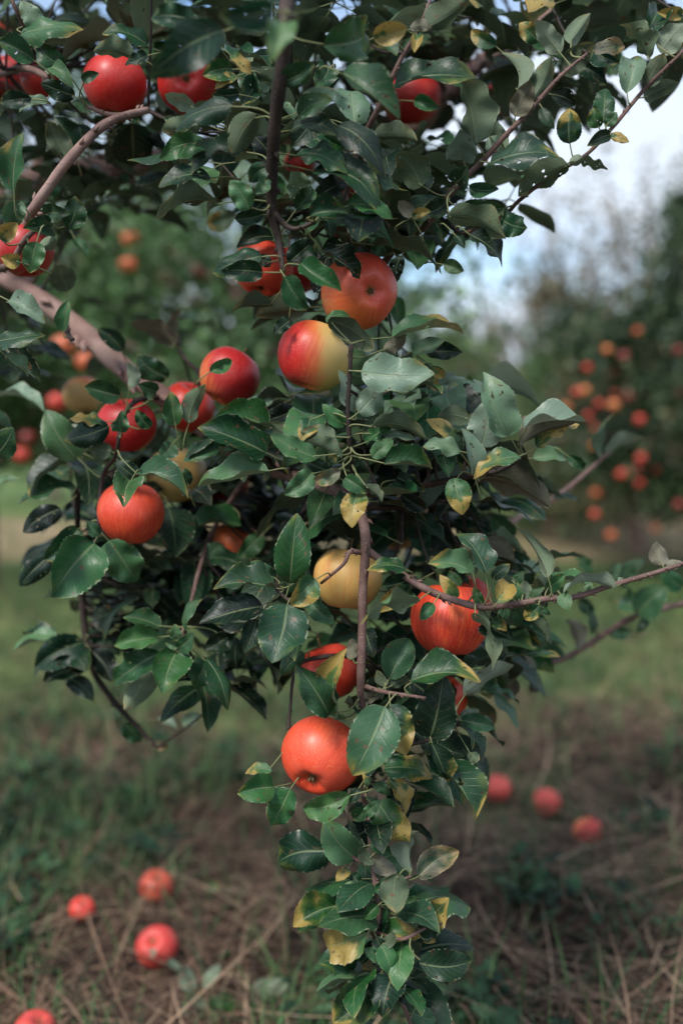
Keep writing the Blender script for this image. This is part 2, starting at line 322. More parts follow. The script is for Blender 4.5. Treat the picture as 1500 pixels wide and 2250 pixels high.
br(None, [(355, 872, 1.2, .004), (300, 880, 1.15, .0032), (268, 920, 1.08, .0026), (262, 960, 1.06, .0022), (252, 1005, 1.08, .0020), (225, 1050, 1.12, .0026), (215, 1170, 1.1, .002)], M_BARKD, name='twig')
br(None, [(225, 1040, 1.2, .004), (178, 1065, 1.2, .004), (170, 1130, 1.22, .0036), (178, 1250, 1.28, .0045), (183, 1350, 1.3, .0045), (200, 1462, 1.3, .0042), (250, 1542, 1.3, .0038), (300, 1595, 1.3, .003), (345, 1645, 1.3, .0024)], M_BARKD, name='branch')
br(None, [(560, 1020, 1.2, .0036), (470, 1160, 1.22, .003), (437, 1255, 1.15, .0026), (423, 1312, 1.12, .0024), (392, 1425, 1.09, .002)], M_BARK, name='twig')
br(None, [(700, 1060, 1.12, .0035), (640, 1180, 1.08, .003), (607, 1282, 1.02, .0025), (640, 1325, 1.0, .002)], M_BARKD, name='twig')
br(None, [(797, 1215, 1.0, .0026), (768, 1213, .99, .0024), (754, 1240, .99, .0018), (705, 1282, 1.01, .0015)], M_BARK, name='twig')
br(None, [(797, 1440, 1.02, .003), (700, 1445, 1.06, .0026), (650, 1470, 1.06, .0022), (637, 1560, 1.05, .0017), (634, 1605, 1.04, .0022)], M_BARKD, name='twig')
br(None, [(770, 1880, 1.0, .0015), (790, 1892, .99, .0022), (815, 1898, 1.0, .0022)], M_BARK, name='twig')
br(None, [(822, 1940, 1.0, .0022), (855, 1943, .99, .0018), (905, 1925, .98, .0012)], M_BARK, name='twig')
br(None, [(826, 2050, .985, .0022), (880, 2065, .98, .002), (935, 2040, .98, .0014)], M_BARK, name='twig')
br('blurred twig behind on the lower right', [(1000, 1480, 1.25, .004), (1110, 1475, 1.35, .004), (1232, 1450, 1.4, .004), (1330, 1392, 1.42, .0046), (1400, 1352, 1.43, .0044), (1520, 1322, 1.45, .004), (1650, 1290, 1.5, .002)], M_BARK, name='twig')
br('blurred bare twig rising behind on the right', [(960, 1130, 1.25, .0042), (1060, 1180, 1.3, .004), (1150, 1130, 1.35, .0038), (1230, 1085, 1.38, .0034), (1330, 1000, 1.4, .0028), (1378, 952, 1.42, .002)], M_BARK2, name='twig')
br(None, [(385, 865, 1.25, .004), (445, 835, 1.22, .0034), (400, 780, 1.25, .0026), (388, 740, 1.27, .002)], M_BARKD, name='twig')
br(None, [(805, 1660, 1.02, .003), (835, 1650, 1.0, .0022), (945, 1625, .99, .0018), (1010, 1585, 1.0, .0014)], M_BARKD, name='twig')
br(None, [(140, 690, 1.2, .004), (150, 735, 1.1, .003), (160, 745, 1.05, .002)], M_BARKD, name='twig')
br(None, [(-120, 540, 1.3, .006), (0, 590, 1.08, .004), (60, 520, 1.02, .003), (110, 480, 1.05, .002)], M_BARK, name='twig')
br(None, [(-100, 200, 1.5, .006), (40, 150, 1.15, .004), (110, 165, 1.08, .003), (40, 30, 1.0, .0022), (10, -40, 1.0, .0015)], M_BARK, name='twig')
PATHS = [spline(b[2], 5) for b in BR]
ALLP = np.concatenate([p[:, :3] for p in PATHS]); ALLI = np.concatenate([[i] * len(p) for i, p in enumerate(PATHS)])
FOL = [MB() for _ in BR]

def place_leaf(bx, by, tx, ty, w, kind, d, hero=True):
    h = random.Random(int(bx * 13 + by * 7 + tx * 3 + ty))
    lg, ye, de, flip = KIND[kind]
    chord = math.hypot(tx - bx, ty - by)
    Lr = max(chord * 1.03, w * 1.42); dzp = math.sqrt(max(Lr * Lr - chord * chord, 0))
    sgn = -1 if h.random() < 0.72 else 1
    B = P(bx, by, d); T = P(tx, ty, d + sgn * dzp * d / FPX)
    ppm = d / FPX; Wr = max(w, 0.50 * Lr) * ppm
    mid = (B + T) / 2; vc = unit(C0 - mid); a = unit(T - B); s0 = unit(np.cross(a, vc)); n0 = np.cross(s0, a)
    n0 = n0 if np.dot(n0, vc) > 0 else -n0
    c = min(1.0, w * ppm / Wr); sn = math.sqrt(1 - c * c); sg = 1 if s0[2] > 0 else -1
    n = n0 * c + s0 * sn * (sg if not flip else -sg)
    if flip: n = -n
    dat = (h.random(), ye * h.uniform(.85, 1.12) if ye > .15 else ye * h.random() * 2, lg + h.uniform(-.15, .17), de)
    i = ALLI[np.argmin(((ALLP - B) ** 2).sum(1) + 0)]
    mb = FOL[i]
    leaf_grid(mb, B, T, n, Wr, bow=h.uniform(.03, .13) * (1 if not flip else 1.3), fold=h.choice([h.uniform(.10, .5), h.uniform(.10, .5), h.uniform(.6, 1.1)]), wave=h.uniform(.10, .42), side=h.uniform(-.09, .09),
              twist=h.uniform(-.6, .6), nu=26 if hero else 12, nv=8 if hero else 4, dat=dat)
    dd = np.linalg.norm(ALLP - B, axis=1); j = int(np.argmin(dd))
    if dd[j] < 0.055: E = ALLP[j]
    else: E = B - a * 0.022 + np.array([h.uniform(-.006, .006), 0.012, -0.004])
    m = (B + E) / 2 - a * 0.005 + n * 0.002
    tube(mb, spline(np.array([[*(B + a * 0.004 + n * 0.0004), .0006], [*m, .0008], [*E, .0011]]), 4), 5, mi=1)

HERO = """
@1.0
783 1887 713 1800 76 l|722 1870 602 1900 92 g|830 1762 900 1850 78 y|853 1712 893 1790 38 Y|905 1917 912 1820 36 u|917 1930 1008 1870 58 r
790 1897 840 1865 26 b|815 1890 872 1918 38 p|872 1920 870 2007 64 o .96|815 2013 793 1950 45 o|790 1957 753 1950 28 l|788 1945 770 1917 25 g|767 1910 738 1937 25 Y
740 1990 645 2037 78 y|805 2052 710 2078 90 Y .96|825 2047 925 2055 46 y|863 1988 953 1997 50 l|917 2033 983 1977 75 z|785 2108 702 2117 68 g|817 2067 793 2120 30 g
825 2067 822 2157 28 Y|837 2078 860 2143 46 G .97|903 2133 830 2147 40 g|883 2108 925 2073 32 o|920 2117 1036 2112 66 g .97|907 2127 987 2163 30 k|823 2158 730 2250 86 z .97
863 2145 840 2233 76 g .97|900 2223 960 2243 46 l|913 2217 922 2190 11 L|930 2050 957 2070 26 y|855 1985 832 1965 28 w 1.04|783 1892 770 1805 42 k 1.05|825 2043 850 1995 32 g|800 1790 835 1760 26 G .98|815 1850 860 1880 30 g .98|820 1900 790 1860 26 o .98|825 1960 860 1925 30 l .98|830 1990 800 2020 28 G .975|826 2060 850 2100 34 g .97|835 2110 800 2085 28 l .97|850 2150 885 2175 30 G .97|825 1875 850 1840 24 y .98|800 1700 830 1675 28 g .99|808 1770 775 1800 30 G .985|835 2080 870 2050 26 o .97|870 2180 905 2200 24 g .97
845 1553 775 1705 108 l .95|855 1548 893 1660 74 y .97|855 1493 900 1403 70 l|850 1507 827 1473 24 o|855 1510 900 1490 24 o|722 1573 652 1460 66 g .97|742 1577 750 1428 58 y .98
770 1450 773 1403 28 b|630 1328 597 1457 108 G .97|563 1360 537 1435 46 g|578 1332 437 1370 70 k|680 1320 735 1373 40 g|667 1433 617 1485 40 g 1.05|577 1433 612 1527 30 k 1.15
597 1695 537 1698 26 L|600 1730 520 1745 62 l|637 1733 595 1815 68 G|770 1748 665 1777 58 l .95|787 1733 770 1767 24 g|803 1730 758 1790 20 p|803 1750 820 1805 24 g|820 1723 858 1748 26 g
843 1690 955 1700 44 y|817 1700 803 1683 20 g|808 1728 797 1697 18 L|833 1527 778 1548 22 b
902 1497 1053 1487 62 z .96|945 1620 975 1478 94 g .99|1017 1528 1129 1462 48 u 1.04|1013 1583 1087 1597 38 G|1017 1570 1053 1560 24 u|947 1633 985 1720 42 z .98|960 1683 1046 1804 62 z
950 1627 1023 1660 46 k 1.06|1010 1587 1042 1647 17 G|1030 1653 1047 1677 26 o|1090 1325 1122 1282 48 Y .96|1003 1315 967 1265 32 y|900 1295 834 1346 56 y|897 1275 838 1290 42 g
890 1250 807 1250 36 z .97|923 1320 787 1368 24 u .95|953 1328 922 1362 30 G .97|1040 1262 938 1240 46 l .96|1068 1260 1008 1165 40 G .96|1045 1263 990 1210 28 o|1205 1268 1143 1158 44 u .97
1200 1290 1242 1263 30 l|1353 1292 1233 1287 32 u .97|1230 1317 1177 1267 46 o|1232 1305 1250 1340 32 l .96|1185 1330 1152 1363 34 y .96|1160 1357 1207 1407 22 o|1070 1363 1127 1403 56 k 1.02
1078 1363 1113 1387 26 y|1040 1347 1090 1470 24 u .96|1090 1322 1075 1385 30 o|1453 1243 1443 1190 40 p|1463 1247 1503 1237 20 p|1370 1285 1358 1268 16 w|1133 1277 1090 1270 22 o
1080 1270 1120 1240 28 g|1187 1335 1208 1353 15 l|1120 1285 1150 1255 26 g 1.03|1140 1322 1135 1280 26 G|1165 1320 1150 1275 28 u|1160 1325 1195 1290 24 G|1200 1318 1180 1352 20 o|1110 1330 1095 1372 26 G|1060 1330 1040 1290 24 g|1280 1308 1300 1280 14 l|1245 1312 1225 1290 20 G|1130 1335 1140 1375 24 l|1010 1290 985 1255 30 G 1.05
@.98
817 937 937 963 48 o .95|1013 997 943 917 42 y|1010 992 932 975 30 w .96|1040 1043 1017 940 46 w .95|1142 1003 1040 1040 40 y .95|1057 983 1077 875 80 w 1.0|1117 958 1067 818 74 w .96
1145 980 1262 922 50 b .97|1180 985 1272 930 32 Y .985|1150 942 1287 928 26 w .96|1170 1007 1247 1005 34 w 1.1|1247 1000 1283 1032 26 g 1.1|1000 920 985 840 80 w 1.03|1030 920 957 915 44 o 1.0
998 1050 1015 1130 56 y .97|1045 1055 1212 1115 56 b 1.0|1030 1040 1150 1060 40 w 1.03|843 1020 953 1025 42 g .95|817 1005 863 965 38 G .96|840 955 913 965 24 w|803 975 857 935 24 G
787 1083 773 1158 58 Y .95|757 1050 805 1083 36 G .95|800 1067 842 1102 26 o .95|748 1033 688 1053 34 r .95|720 1020 735 998 22 y|695 1007 593 957 42 G .95|750 1007 673 968 28 o .96
737 960 662 950 44 o .96|680 918 660 965 44 y|690 930 690 862 90 z 1.03|760 933 708 888 38 G|793 817 955 822 78 w .95|843 820 940 812 30 y .96|787 908 843 850 60 w .97|783 905 747 812 40 w .98
843 770 893 733 32 b|860 742 1020 718 42 y .97|905 772 975 745 36 w 1.02|715 705 770 690 26 l|720 703 822 768 40 o .96|935 770 1015 772 40 k 1.05|950 805 975 830 26 Y 1.02|930 800 960 860 36 y 1.05
625 608 678 680 52 G .93|660 578 750 635 50 G .93|575 562 462 597 56 g .95|577 598 485 595 48 k .95|597 578 558 570 28 g|703 550 795 607 40 k .96|632 580 695 527 56 k 1.0|733 480 875 532 44 G .95
760 450 863 472 34 l .97|600 672 505 680 34 o|677 675 560 690 42 o 1.02|640 700 600 735 30 k|520 470 452 490 44 L 1.25|580 470 515 480 36 g|850 560 810 505 54 G 1.08|820 560 765 500 58 g 1.08
720 560 690 640 44 k 1.03|860 650 880 720 40 G 1.2|600 520 520 540 40 k 1.05
585 995 437 933 72 g 1.03|593 940 470 910 46 g 1.05|590 1035 435 1070 60 G 1.02|645 967 595 930 48 o 1.02|687 1037 623 1087 50 G 1.0|720 1035 665 1010 38 g 1.03|650 900 580 925 48 k 1.08
600 880 535 910 32 w 1.1|530 1090 475 1115 46 u 1.35|530 1155 413 1165 48 G 1.2|575 1175 520 1235 42 G 1.2|490 1195 445 1245 42 G 1.2|637 1283 652 1130 80 g 1.0|607 1270 547 1233 42 G 1.02
607 1293 470 1283 44 g 1.0|692 1272 638 1330 58 y .98|655 1280 675 1235 32 k 1.02|880 1085 940 1120 36 k 1.05|870 1050 935 1075 34 g 1.02
@1.08
207 1193 113 1312 116 G|240 1187 302 1280 84 G 1.1|173 1160 97 1230 62 G 1.13|110 1220 42 1288 52 k 1.16|133 1117 50 1170 52 k 1.16|167 1070 37 1107 40 G 1.2|173 1010 100 900 76 G 1.15|240 937 140 965 52 g
230 930 152 918 18 L|267 950 268 903 38 G 1.05|287 1055 272 1112 62 G 1.02|300 1045 413 1083 48 G 1.05|413 1067 407 1030 30 g|483 985 402 1010 34 G|378 975 350 1005 40 l|300 1050 255 1015 42 k
245 990 190 975 40 o|-15 1000 30 940 62 G 1.0|-10 1060 43 1052 20 w .8|0 870 98 900 22 w .82|220 1175 190 1145 28 G|385 935 375 860 44 l 1.05|415 930 445 845 42 o 1.05|330 940 300 900 30 g
387 1433 358 1520 82 G|353 1433 247 1505 64 G 1.1|340 1480 273 1560 54 u 1.12|348 1400 250 1415 48 l 1.1|353 1378 272 1352 36 G 1.1|393 1405 383 1372 26 l|390 1425 425 1390 36 G|392 1420 363 1412 20 l
405 1385 433 1315 24 G|453 1450 502 1560 52 g|455 1445 428 1515 56 G 1.1|130 1403 28 1432 30 w 1.25|185 1410 75 1467 72 k 1.25|190 1460 95 1500 52 k 1.25|150 1490 205 1540 42 k 1.25
200 1430 245 1500 52 k 1.25|270 1590 310 1630 44 G 1.3|440 1570 395 1590 30 w 1.3|345 1580 390 1600 18 w 1.3|335 1632 372 1642 22 r 1.3|500 1400 450 1430 46 k 1.1|520 1470 520 1400 46 k 1.15
@.95
490 65 330 165 98 g .80|430 45 330 40 52 g .85|428 238 362 205 30 u|440 270 352 285 48 o|510 230 378 278 54 g .9|457 318 350 342 52 l|540 330 413 372 34 g|463 390 348 412 40 g|480 447 343 478 34 o
510 150 445 165 48 g|520 165 472 190 24 Y|525 205 465 205 32 g|290 270 293 368 94 g 1.15|160 330 120 255 62 g 1.12|150 350 105 265 50 o 1.05|30 420 45 290 54 l|75 130 -5 90 52 g|90 75 45 0 46 w 1.0
45 75 175 50 42 l 1.0|145 150 80 95 52 g 1.0|100 145 160 185 32 G 1.0|165 210 90 180 44 k 1.05|295 125 205 110 42 o 1.0|325 100 225 65 38 g 1.05|180 175 218 160 24 G 1.0|325 120 275 140 26 g 1.0
70 215 0 225 38 g 1.0|110 225 40 240 24 w 1.05|45 440 20 500 48 G 1.0|100 470 147 470 42 G 1.0|150 500 165 430 52 g 1.05|0 525 37 490 40 Y 1.0|45 575 2 565 34 Y|80 530 65 600 48 l|85 545 123 525 30 u 1.0
105 490 55 500 48 g 1.0|150 640 125 580 58 o 1.2|20 660 100 710 44 w 1.0|-10 750 95 730 38 g 1.0|10 760 90 840 62 k 1.05|10 780 65 825 26 w 1.0|140 730 148 660 26 G 1.1|270 770 215 720 38 G 1.2
385 760 285 710 38 b 1.25|370 830 300 780 58 g 1.2|285 855 283 795 28 u 1.05|265 870 185 850 48 G 1.1|460 815 510 790 30 G 1.05|345 860 305 845 38 G 1.1|165 525 193 565 24 G 1.2|390 740 395 675 24 b 1.25
@.93
750 160 880 255 62 g .86|740 275 848 375 64 g|640 285 745 290 34 g|690 375 840 445 44 g|695 435 765 400 48 k|665 430 640 375 58 w 1.0|650 340 763 380 38 G|565 250 510 345 62 o|590 365 545 400 40 g
585 390 560 425 32 l|548 460 505 395 50 G|820 80 895 60 48 Y .9|710 100 812 70 92 g .86|778 268 775 185 78 w 1.0|650 250 738 195 52 w .92|655 258 735 218 40 g .9|865 190 1045 165 46 g .95
820 300 920 300 44 o|925 410 870 335 72 o 1.0|910 220 965 235 32 G 1.1|800 385 878 415 26 g|840 430 875 410 42 w 1.05|765 450 862 475 36 G|680 475 765 465 38 g|620 50 600 130 62 w .72
600 20 480 30 64 g .72|505 120 553 160 20 Y|940 60 1035 -12 58 o|900 60 950 60 26 p|915 75 910 115 26 Y|850 75 870 120 44 g|905 475 875 440 30 b|905 475 945 463 22 Y|560 190 530 230 50 g 1.0
540 150 575 220 44 g 1.0|620 180 690 140 50 g .88|690 250 640 320 60 k 1.0|560 300 600 360 50 k 1.0|760 330 700 300 46 G 1.05|720 150 690 190 50 g 1.0|580 440 545 480 40 g 1.0|650 460 690 410 44 G 1.0
@.97
1230 117 1177 42 44 u|1250 95 1298 27 40 u|1233 160 1303 95 54 o|1300 115 1374 98 34 r|1170 215 1212 122 52 o|1130 255 1165 175 48 b|1045 315 1018 155 64 o|1135 200 1105 115 24 u|1075 360 1230 328 42 g
1250 362 1137 430 50 o|1250 355 1280 345 24 u|1275 350 1335 370 24 o|1340 295 1290 320 30 g|1340 295 1382 312 22 Y|1250 315 1250 236 54 y|1325 270 1330 190 48 g|1315 280 1303 236 34 l|1330 275 1355 245 26 l
1375 205 1385 120 58 w|1420 190 1460 115 44 o|1415 215 1487 180 36 o|1425 130 1372 45 38 o|1450 115 1505 50 58 u|1420 75 1450 15 54 g|1500 30 1445 25 28 Y|1250 140 1335 185 48 k 1.1
1310 110 1360 135 48 g 1.05|1210 205 1263 230 38 k 1.05|1190 235 1218 280 26 k 1.05|1185 90 1140 50 40 y 1.05|1090 100 1035 65 34 y 1.05|1015 350 1010 285 66 w 1.0|1000 400 1025 365 48 g|1030 410 1095 415 34 g
1015 460 1110 455 52 g 1.0|1100 478 1158 500 54 g 1.0|980 475 1113 522 46 o|1030 515 1112 580 36 k|1000 515 1020 545 20 g|975 580 1018 595 32 G 1.0|960 430 900 520 50 g 1.05|930 470 985 440 40 g 1.0
880 560 870 620 34 k 1.05|900 500 870 560 40 g 1.08|1075 300 1100 340 36 w 1.0|1110 330 1080 260 40 u 1.0
@1.4
1320 1005 1345 905 34 o 1.38|1330 1000 1415 955 32 u|1215 1095 1280 1105 20 g 1.3|1240 1440 1172 1430 66 G|1400 1350 1465 1290 66 G|1270 1430 1245 1360 34 p|1400 1340 1362 1312 48 l|1290 1340 1300 1395 24 g
1360 1290 1410 1225 34 G|1290 1265 1262 1215 24 l|1340 1265 1362 1237 22 w|1300 1350 1270 1310 30 g|1500 1290 1450 1250 40 G|1340 1400 1390 1390 26 g|1420 1360 1400 1390 22 g
1150 1440 1170 1490 40 b 1.25|1130 1490 1110 1540 38 b 1.25|1140 1460 1110 1440 34 k 1.25|1120 1440 1160 1400 36 l 1.25|1165 1500 1185 1520 22 b 1.25|1090 1520 1070 1470 40 G 1.2|1040 880 1030 825 48 l 1.1
1060 1180 1130 1230 46 b 1.1|1060 1200 1150 1210 30 o 1.12|1000 1150 1090 1180 52 g 1.2|940 1160 1000 1210 60 k 1.15|1130 1180 1080 1130 44 G 1.25|1020 1330 1000 1240 60 g 1.15
"""
def parse():
    d0 = 1.0; outl = []
    for ln in HERO.strip().split('\n'):
        if ln.startswith('@'): d0 = float(ln[1:]); continue
        for it in ln.split('|'):
            q = it.split(); outl.append((*map(float, q[:5]), q[5], float(q[6]) if len(q) > 6 else d0))
    return outl
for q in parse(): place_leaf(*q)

# leaves of the inner crown: clumps round real twigs (px, py, depth, radius px, spread in depth m, count, kinds)
CL = [(60, 40, 1.35, 120, .25, 26, 'gkGo'), (230, 40, 1.4, 120, .25, 24, 'gkGo'), (400, 60, 1.3, 120, .2, 22, 'gkG'), (520, 40, 1.25, 100, .2, 20, 'gkGw'), (700, 40, 1.2, 110, .2, 26, 'gkGo'),
      (850, 60, 1.25, 100, .2, 18, 'gkGo'), (1000, 40, 1.3, 110, .25, 22, 'gkGyo'), (1150, 60, 1.35, 110, .25, 24, 'gkGyo'), (1300, 30, 1.35, 110, .25, 22, 'gkG'), (1440, 20, 1.3, 90, .2, 14, 'gkGY'),
      (60, 190, 1.35, 90, .2, 18, 'gk'), (180, 260, 1.3, 80, .15, 10, 'gkG'), (330, 200, 1.35, 90, .2, 18, 'gkG'), (480, 170, 1.2, 90, .2, 18, 'gkGw'), (620, 180, 1.2, 90, .2, 18, 'gkw'),
      (780, 160, 1.2, 90, .2, 18, 'gkGo'), (950, 150, 1.3, 90, .2, 16, 'gkGo'), (1100, 170, 1.4, 90, .2, 20, 'gk'), (1200, 150, 1.35, 70, .2, 12, 'gk'), 
      (540, 300, 1.2, 80, .2, 16, 'gkGo'), (680, 320, 1.15, 80, .15, 16, 'gkG'), (800, 340, 1.2, 80, .2, 18, 'gkGo'), (900, 360, 1.25, 80, .2, 18, 'gkGo'), (1000, 250, 1.4, 60, .1, 8, 'gk'),
      (100, 330, 1.35, 80, .15, 10, 'gkG'), (270, 420, 1.4, 80, .15, 12, 'gkG'), (230, 330, 1.35, 70, .15, 10, 'k'), (30, 400, 1.3, 60, .1, 8, 'gG'), (120, 480, 1.25, 70, .1, 10, 'gGo'), (210, 440, 1.6, 90, .2, 14, 'gGo'), (310, 450, 1.7, 80, .2, 9, 'gGo'), (140, 590, 1.7, 80, .2, 10, 'gGo'), (240, 700, 1.9, 90, .2, 8, 'gGo'), (420, 700, 1.8, 60, .2, 5, 'GGo'), (30, 640, 1.4, 50, .1, 6, 'gk'),
      (620, 460, 1.15, 80, .15, 16, 'gkG'), (760, 480, 1.15, 80, .15, 18, 'gkG'), (880, 470, 1.15, 70, .15, 14, 'gkGo'), (1000, 430, 1.15, 60, .1, 10, 'gkG'), (1080, 440, 1.2, 50, .1, 6, 'g'),
      (700, 640, 1.15, 60, .1, 10, 'gk'), (30, 700, 1.5, 60, .06, 6, 'gk'), (60, 800, 1.4, 60, .08, 8, 'k'), (140, 860, 1.5, 50, .08, 3, 'gG'), (400, 900, 1.4, 60, .08, 6, 'gkG'),
      (560, 930, 1.2, 80, .1, 14, 'gk'), (480, 930, 1.25, 60, .1, 8, 'gk'), (660, 880, 1.15, 60, .1, 8, 'gkG'), (860, 890, 1.12, 90, .1, 18, 'gkGw'), (960, 880, 1.12, 70, .1, 12, 'gkGw'), (1040, 960, 1.1, 60, .1, 10, 'gkw'),
      (350, 930, 1.3, 70, .1, 12, 'gk'), (250, 1010, 1.25, 80, .1, 14, 'gk'), (170, 980, 1.25, 60, .1, 8, 'gk'), (400, 1100, 1.35, 90, .15, 20, 'k'), (500, 1050, 1.35, 80, .15, 16, 'k'),
      (600, 1100, 1.3, 90, .15, 22, 'k'), (720, 1150, 1.3, 90, .15, 22, 'k'), (850, 1080, 1.2, 80, .15, 16, 'gk'), (900, 1180, 1.35, 90, .1, 20, 'k'), (970, 1100, 1.25, 80, .15, 16, 'k'), (1060, 1150, 1.25, 60, .1, 8, 'kg'),
      (220, 1130, 1.35, 60, .1, 8, 'k'), (300, 1250, 1.35, 90, .15, 20, 'k'), (400, 1250, 1.35, 90, .15, 24, 'k'), (250, 1310, 1.35, 60, .1, 12, 'k'), (330, 1340, 1.4, 80, .15, 20, 'k'), (450, 1330, 1.35, 80, .1, 18, 'kg'), (500, 1260, 1.3, 70, .1, 12, 'kg'),
      (180, 1410, 1.33, 40, .06, 8, 'k'), (330, 1220, 1.3, 70, .06, 10, 'k'), (430, 1270, 1.32, 60, .06, 8, 'k'), (480, 1450, 1.2, 60, .1, 8, 'kg'), (540, 1400, 1.2, 60, .1, 8, 'kg'),
      (620, 1220, 1.2, 60, .1, 8, 'gk'), (700, 1370, 1.15, 70, .1, 14, 'kg'), (620, 1420, 1.2, 50, .1, 6, 'gk'), (860, 1350, 1.15, 70, .1, 16, 'kg'), (900, 1220, 1.15, 70, .1, 10, 'kGy'), (860, 1450, 1.12, 60, .1, 12, 'kg'), (930, 1430, 1.2, 60, .1, 12, 'kg'),
      (960, 1560, 1.12, 60, .08, 14, 'kg'), (900, 1620, 1.1, 45, .08, 8, 'kg'), (850, 1680, 1.08, 40, .06, 8, 'kgy'), (1050, 1400, 1.15, 55, .1, 10, 'kg'), (1110, 1450, 1.25, 45, .1, 8, 'kGo'), (1060, 1500, 1.2, 50, .1, 8, 'kGo'), (1120, 1300, 1.1, 50, .08, 8, 'Ggo'),
      (1000, 1250, 1.15, 60, .1, 10, 'kgG'), (770, 1600, 1.08, 30, .05, 4, 'kg'), (830, 1800, 1.05, 30, .05, 6, 'kg'), (820, 1950, 1.05, 40, .05, 8, 'gGy'), (850, 2030, 1.05, 45, .05, 8, 'gGo'), (850, 2120, 1.04, 45, .05, 8, 'gGk'),
      (930, 980, 1.1, 60, .1, 10, 'gk'), (760, 980, 1.08, 60, .08, 12, 'gkG'), (760, 1070, 1.1, 50, .08, 10, 'gk'), (20, 100, 1.2, 60, .1, 8, 'g'),
      # unseen crown above and left of the picture, clumps added to shade the leaves
      (0, -200, 1.4, 250, .3, 50, 'gkG'), (400, -220, 1.3, 260, .3, 60, 'gkG'), (800, -220, 1.3, 260, .3, 42, 'gkG'), (1200, -220, 1.4, 240, .3, 34, 'gkG'), (-300, 300, 1.5, 260, .3, 60, 'gkG'), (-300, 800, 1.5, 240, .3, 50, 'gkG'), (-350, 1200, 1.6, 200, .2, 30, 'gkG'),
      (200, -500, 1.6, 300, .3, 25, 'gkG')]
CLEAR = [(705, 1662, 88, 1.02), (790, 640, 85, 1.02), (692, 783, 85, 1.02), (578, 590, 66, 1.08), (648, 595, 50, 1.16), (503, 828, 66, 1.16), (412, 890, 58, 1.22), (278, 935, 64, 1.18), (182, 868, 46, 1.5),
         (287, 1128, 74, 1.12), (385, 1040, 38, 1.28), (763, 1272, 76, 1.08), (840, 1150, 22, 1.3), (990, 1362, 86, 1.06), (1018, 1310, 55, 1.16), (722, 1478, 66, 1.12), (253, 187, 68, 1.14), (410, 183, 64, 1.14), (90, 175, 40, 1.2),
         (57, 548, 62, 1.1), (902, 215, 60, 1.32), (772, 400, 30, 1.22), (520, 1200, 25, 1.34), (1000, 1535, 35, 1.16),
         (120, 680, 40, 1.27), (200, 745, 40, 1.25), (290, 825, 40, 1.22), (360, 872, 36, 1.2), (240, 785, 40, 1.24), (285, 560, 42, 3.0), (370, 600, 50, 3.0)]
def hides(q):
    v = q - C0; d = v @ FW
    if d < .05: return False
    x, y = 750 + (v @ RT) / d * FPX, 1125 - (v @ UP) / d * FPX
    return any(d < ad + .045 and (x - ax_) ** 2 + (y - ay) ** 2 < (ar * 1.12) ** 2 for ax_, ay, ar, ad in CLEAR)
for (cx, cy, cd, rad, sp, cnt, kinds) in CL:
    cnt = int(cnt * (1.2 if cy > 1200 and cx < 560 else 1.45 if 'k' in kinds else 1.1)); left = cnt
    while left > 0:
        k = min(left, random.choice([3, 4, 5])); left -= k
        r = rad * math.sqrt(random.random()); t = random.random() * 6.283
        sx, sy, sd = cx + r * math.cos(t), cy + r * math.sin(t), cd + random.uniform(-1, 1) * sp
        O = P(sx, sy, sd)
        # a short spur from the nearest branch carries the rosette
        j = int(np.argmin(((ALLP - O) ** 2).sum(1))); E = ALLP[j]
        if np.linalg.norm(E - O) < 0.30 and not any(hides(E + (O - E) * t_) for t_ in (.3, .5, .7, 1)):
            mdl = (E + O) / 2 + np.array([0, 0, -.01]); tube(FOL[ALLI[j]], spline(np.array([[*E, .0018], [*mdl, .0015], [*O, .0010]]), 3), 5, mi=2)
        a0 = random.random() * 6.283
        for q in range(k):
            az = a0 + q * 6.283 / k + random.uniform(-.5, .5); el = random.uniform(-.65, .45)
            dr = np.array([math.cos(az) * math.cos(el), math.sin(az) * math.cos(el), math.sin(el)])
            ln = random.uniform(.038, .080); B = O + dr * random.uniform(.012, .024); T = B + dr * ln - np.array([0, 0, ln * .15])
            if hides(B) or hides(T) or hides((B + T) / 2): continue
            nn = np.array([random.uniform(-.45, .45), random.uniform(-.6, .3), 1.0])
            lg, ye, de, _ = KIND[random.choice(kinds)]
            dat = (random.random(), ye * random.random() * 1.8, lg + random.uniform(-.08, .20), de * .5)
            mb = FOL[ALLI[j]]
            leaf_grid(mb, B, T, nn, ln * random.uniform(.48, .62), bow=random.uniform(.02, .12), fold=random.uniform(.1, .4), wave=random.uniform(.05, .25), nu=12, nv=4, dat=dat)
            tube(mb, np.array([[*(B + dr * .003), .0006], [*O, .0009]]), 4, mi=1, cap=False)
for (name, label, rows, mat), path, fol in zip(BR, PATHS, FOL):
    mb = MB(); tube(mb, path, 12 if name != 'twig' else 8, knob=0.12)
    # buds and old leaf scars along the wood
    if name != 'trunk':
        for i in range(2, len(path) - 1):
            if random.random() < 0.45:
                p = path[i]; t = unit(path[i + 1][:3] - path[i - 1][:3]); sdv = unit(np.cross(t, RNG.normal(size=3)))
                r = max(p[3], .0016)
                tube(mb, np.array([[*(p[:3] + sdv * r * .6), r * .55], [*(p[:3] + sdv * r * 1.25 + t * r * .5), r * .42], [*(p[:3] + sdv * r * 1.7 + t * r * 1.3), r * .08]]), 5)
    o = link(name, mb.mesh(name, [mat], origin=TREE_O), TREE); tag(o, label)
    if fol.n:
        link('foliage', fol.mesh('foliage', [M_LEAF, M_PET, M_BARKD], leaf=True, origin=TREE_O), o)

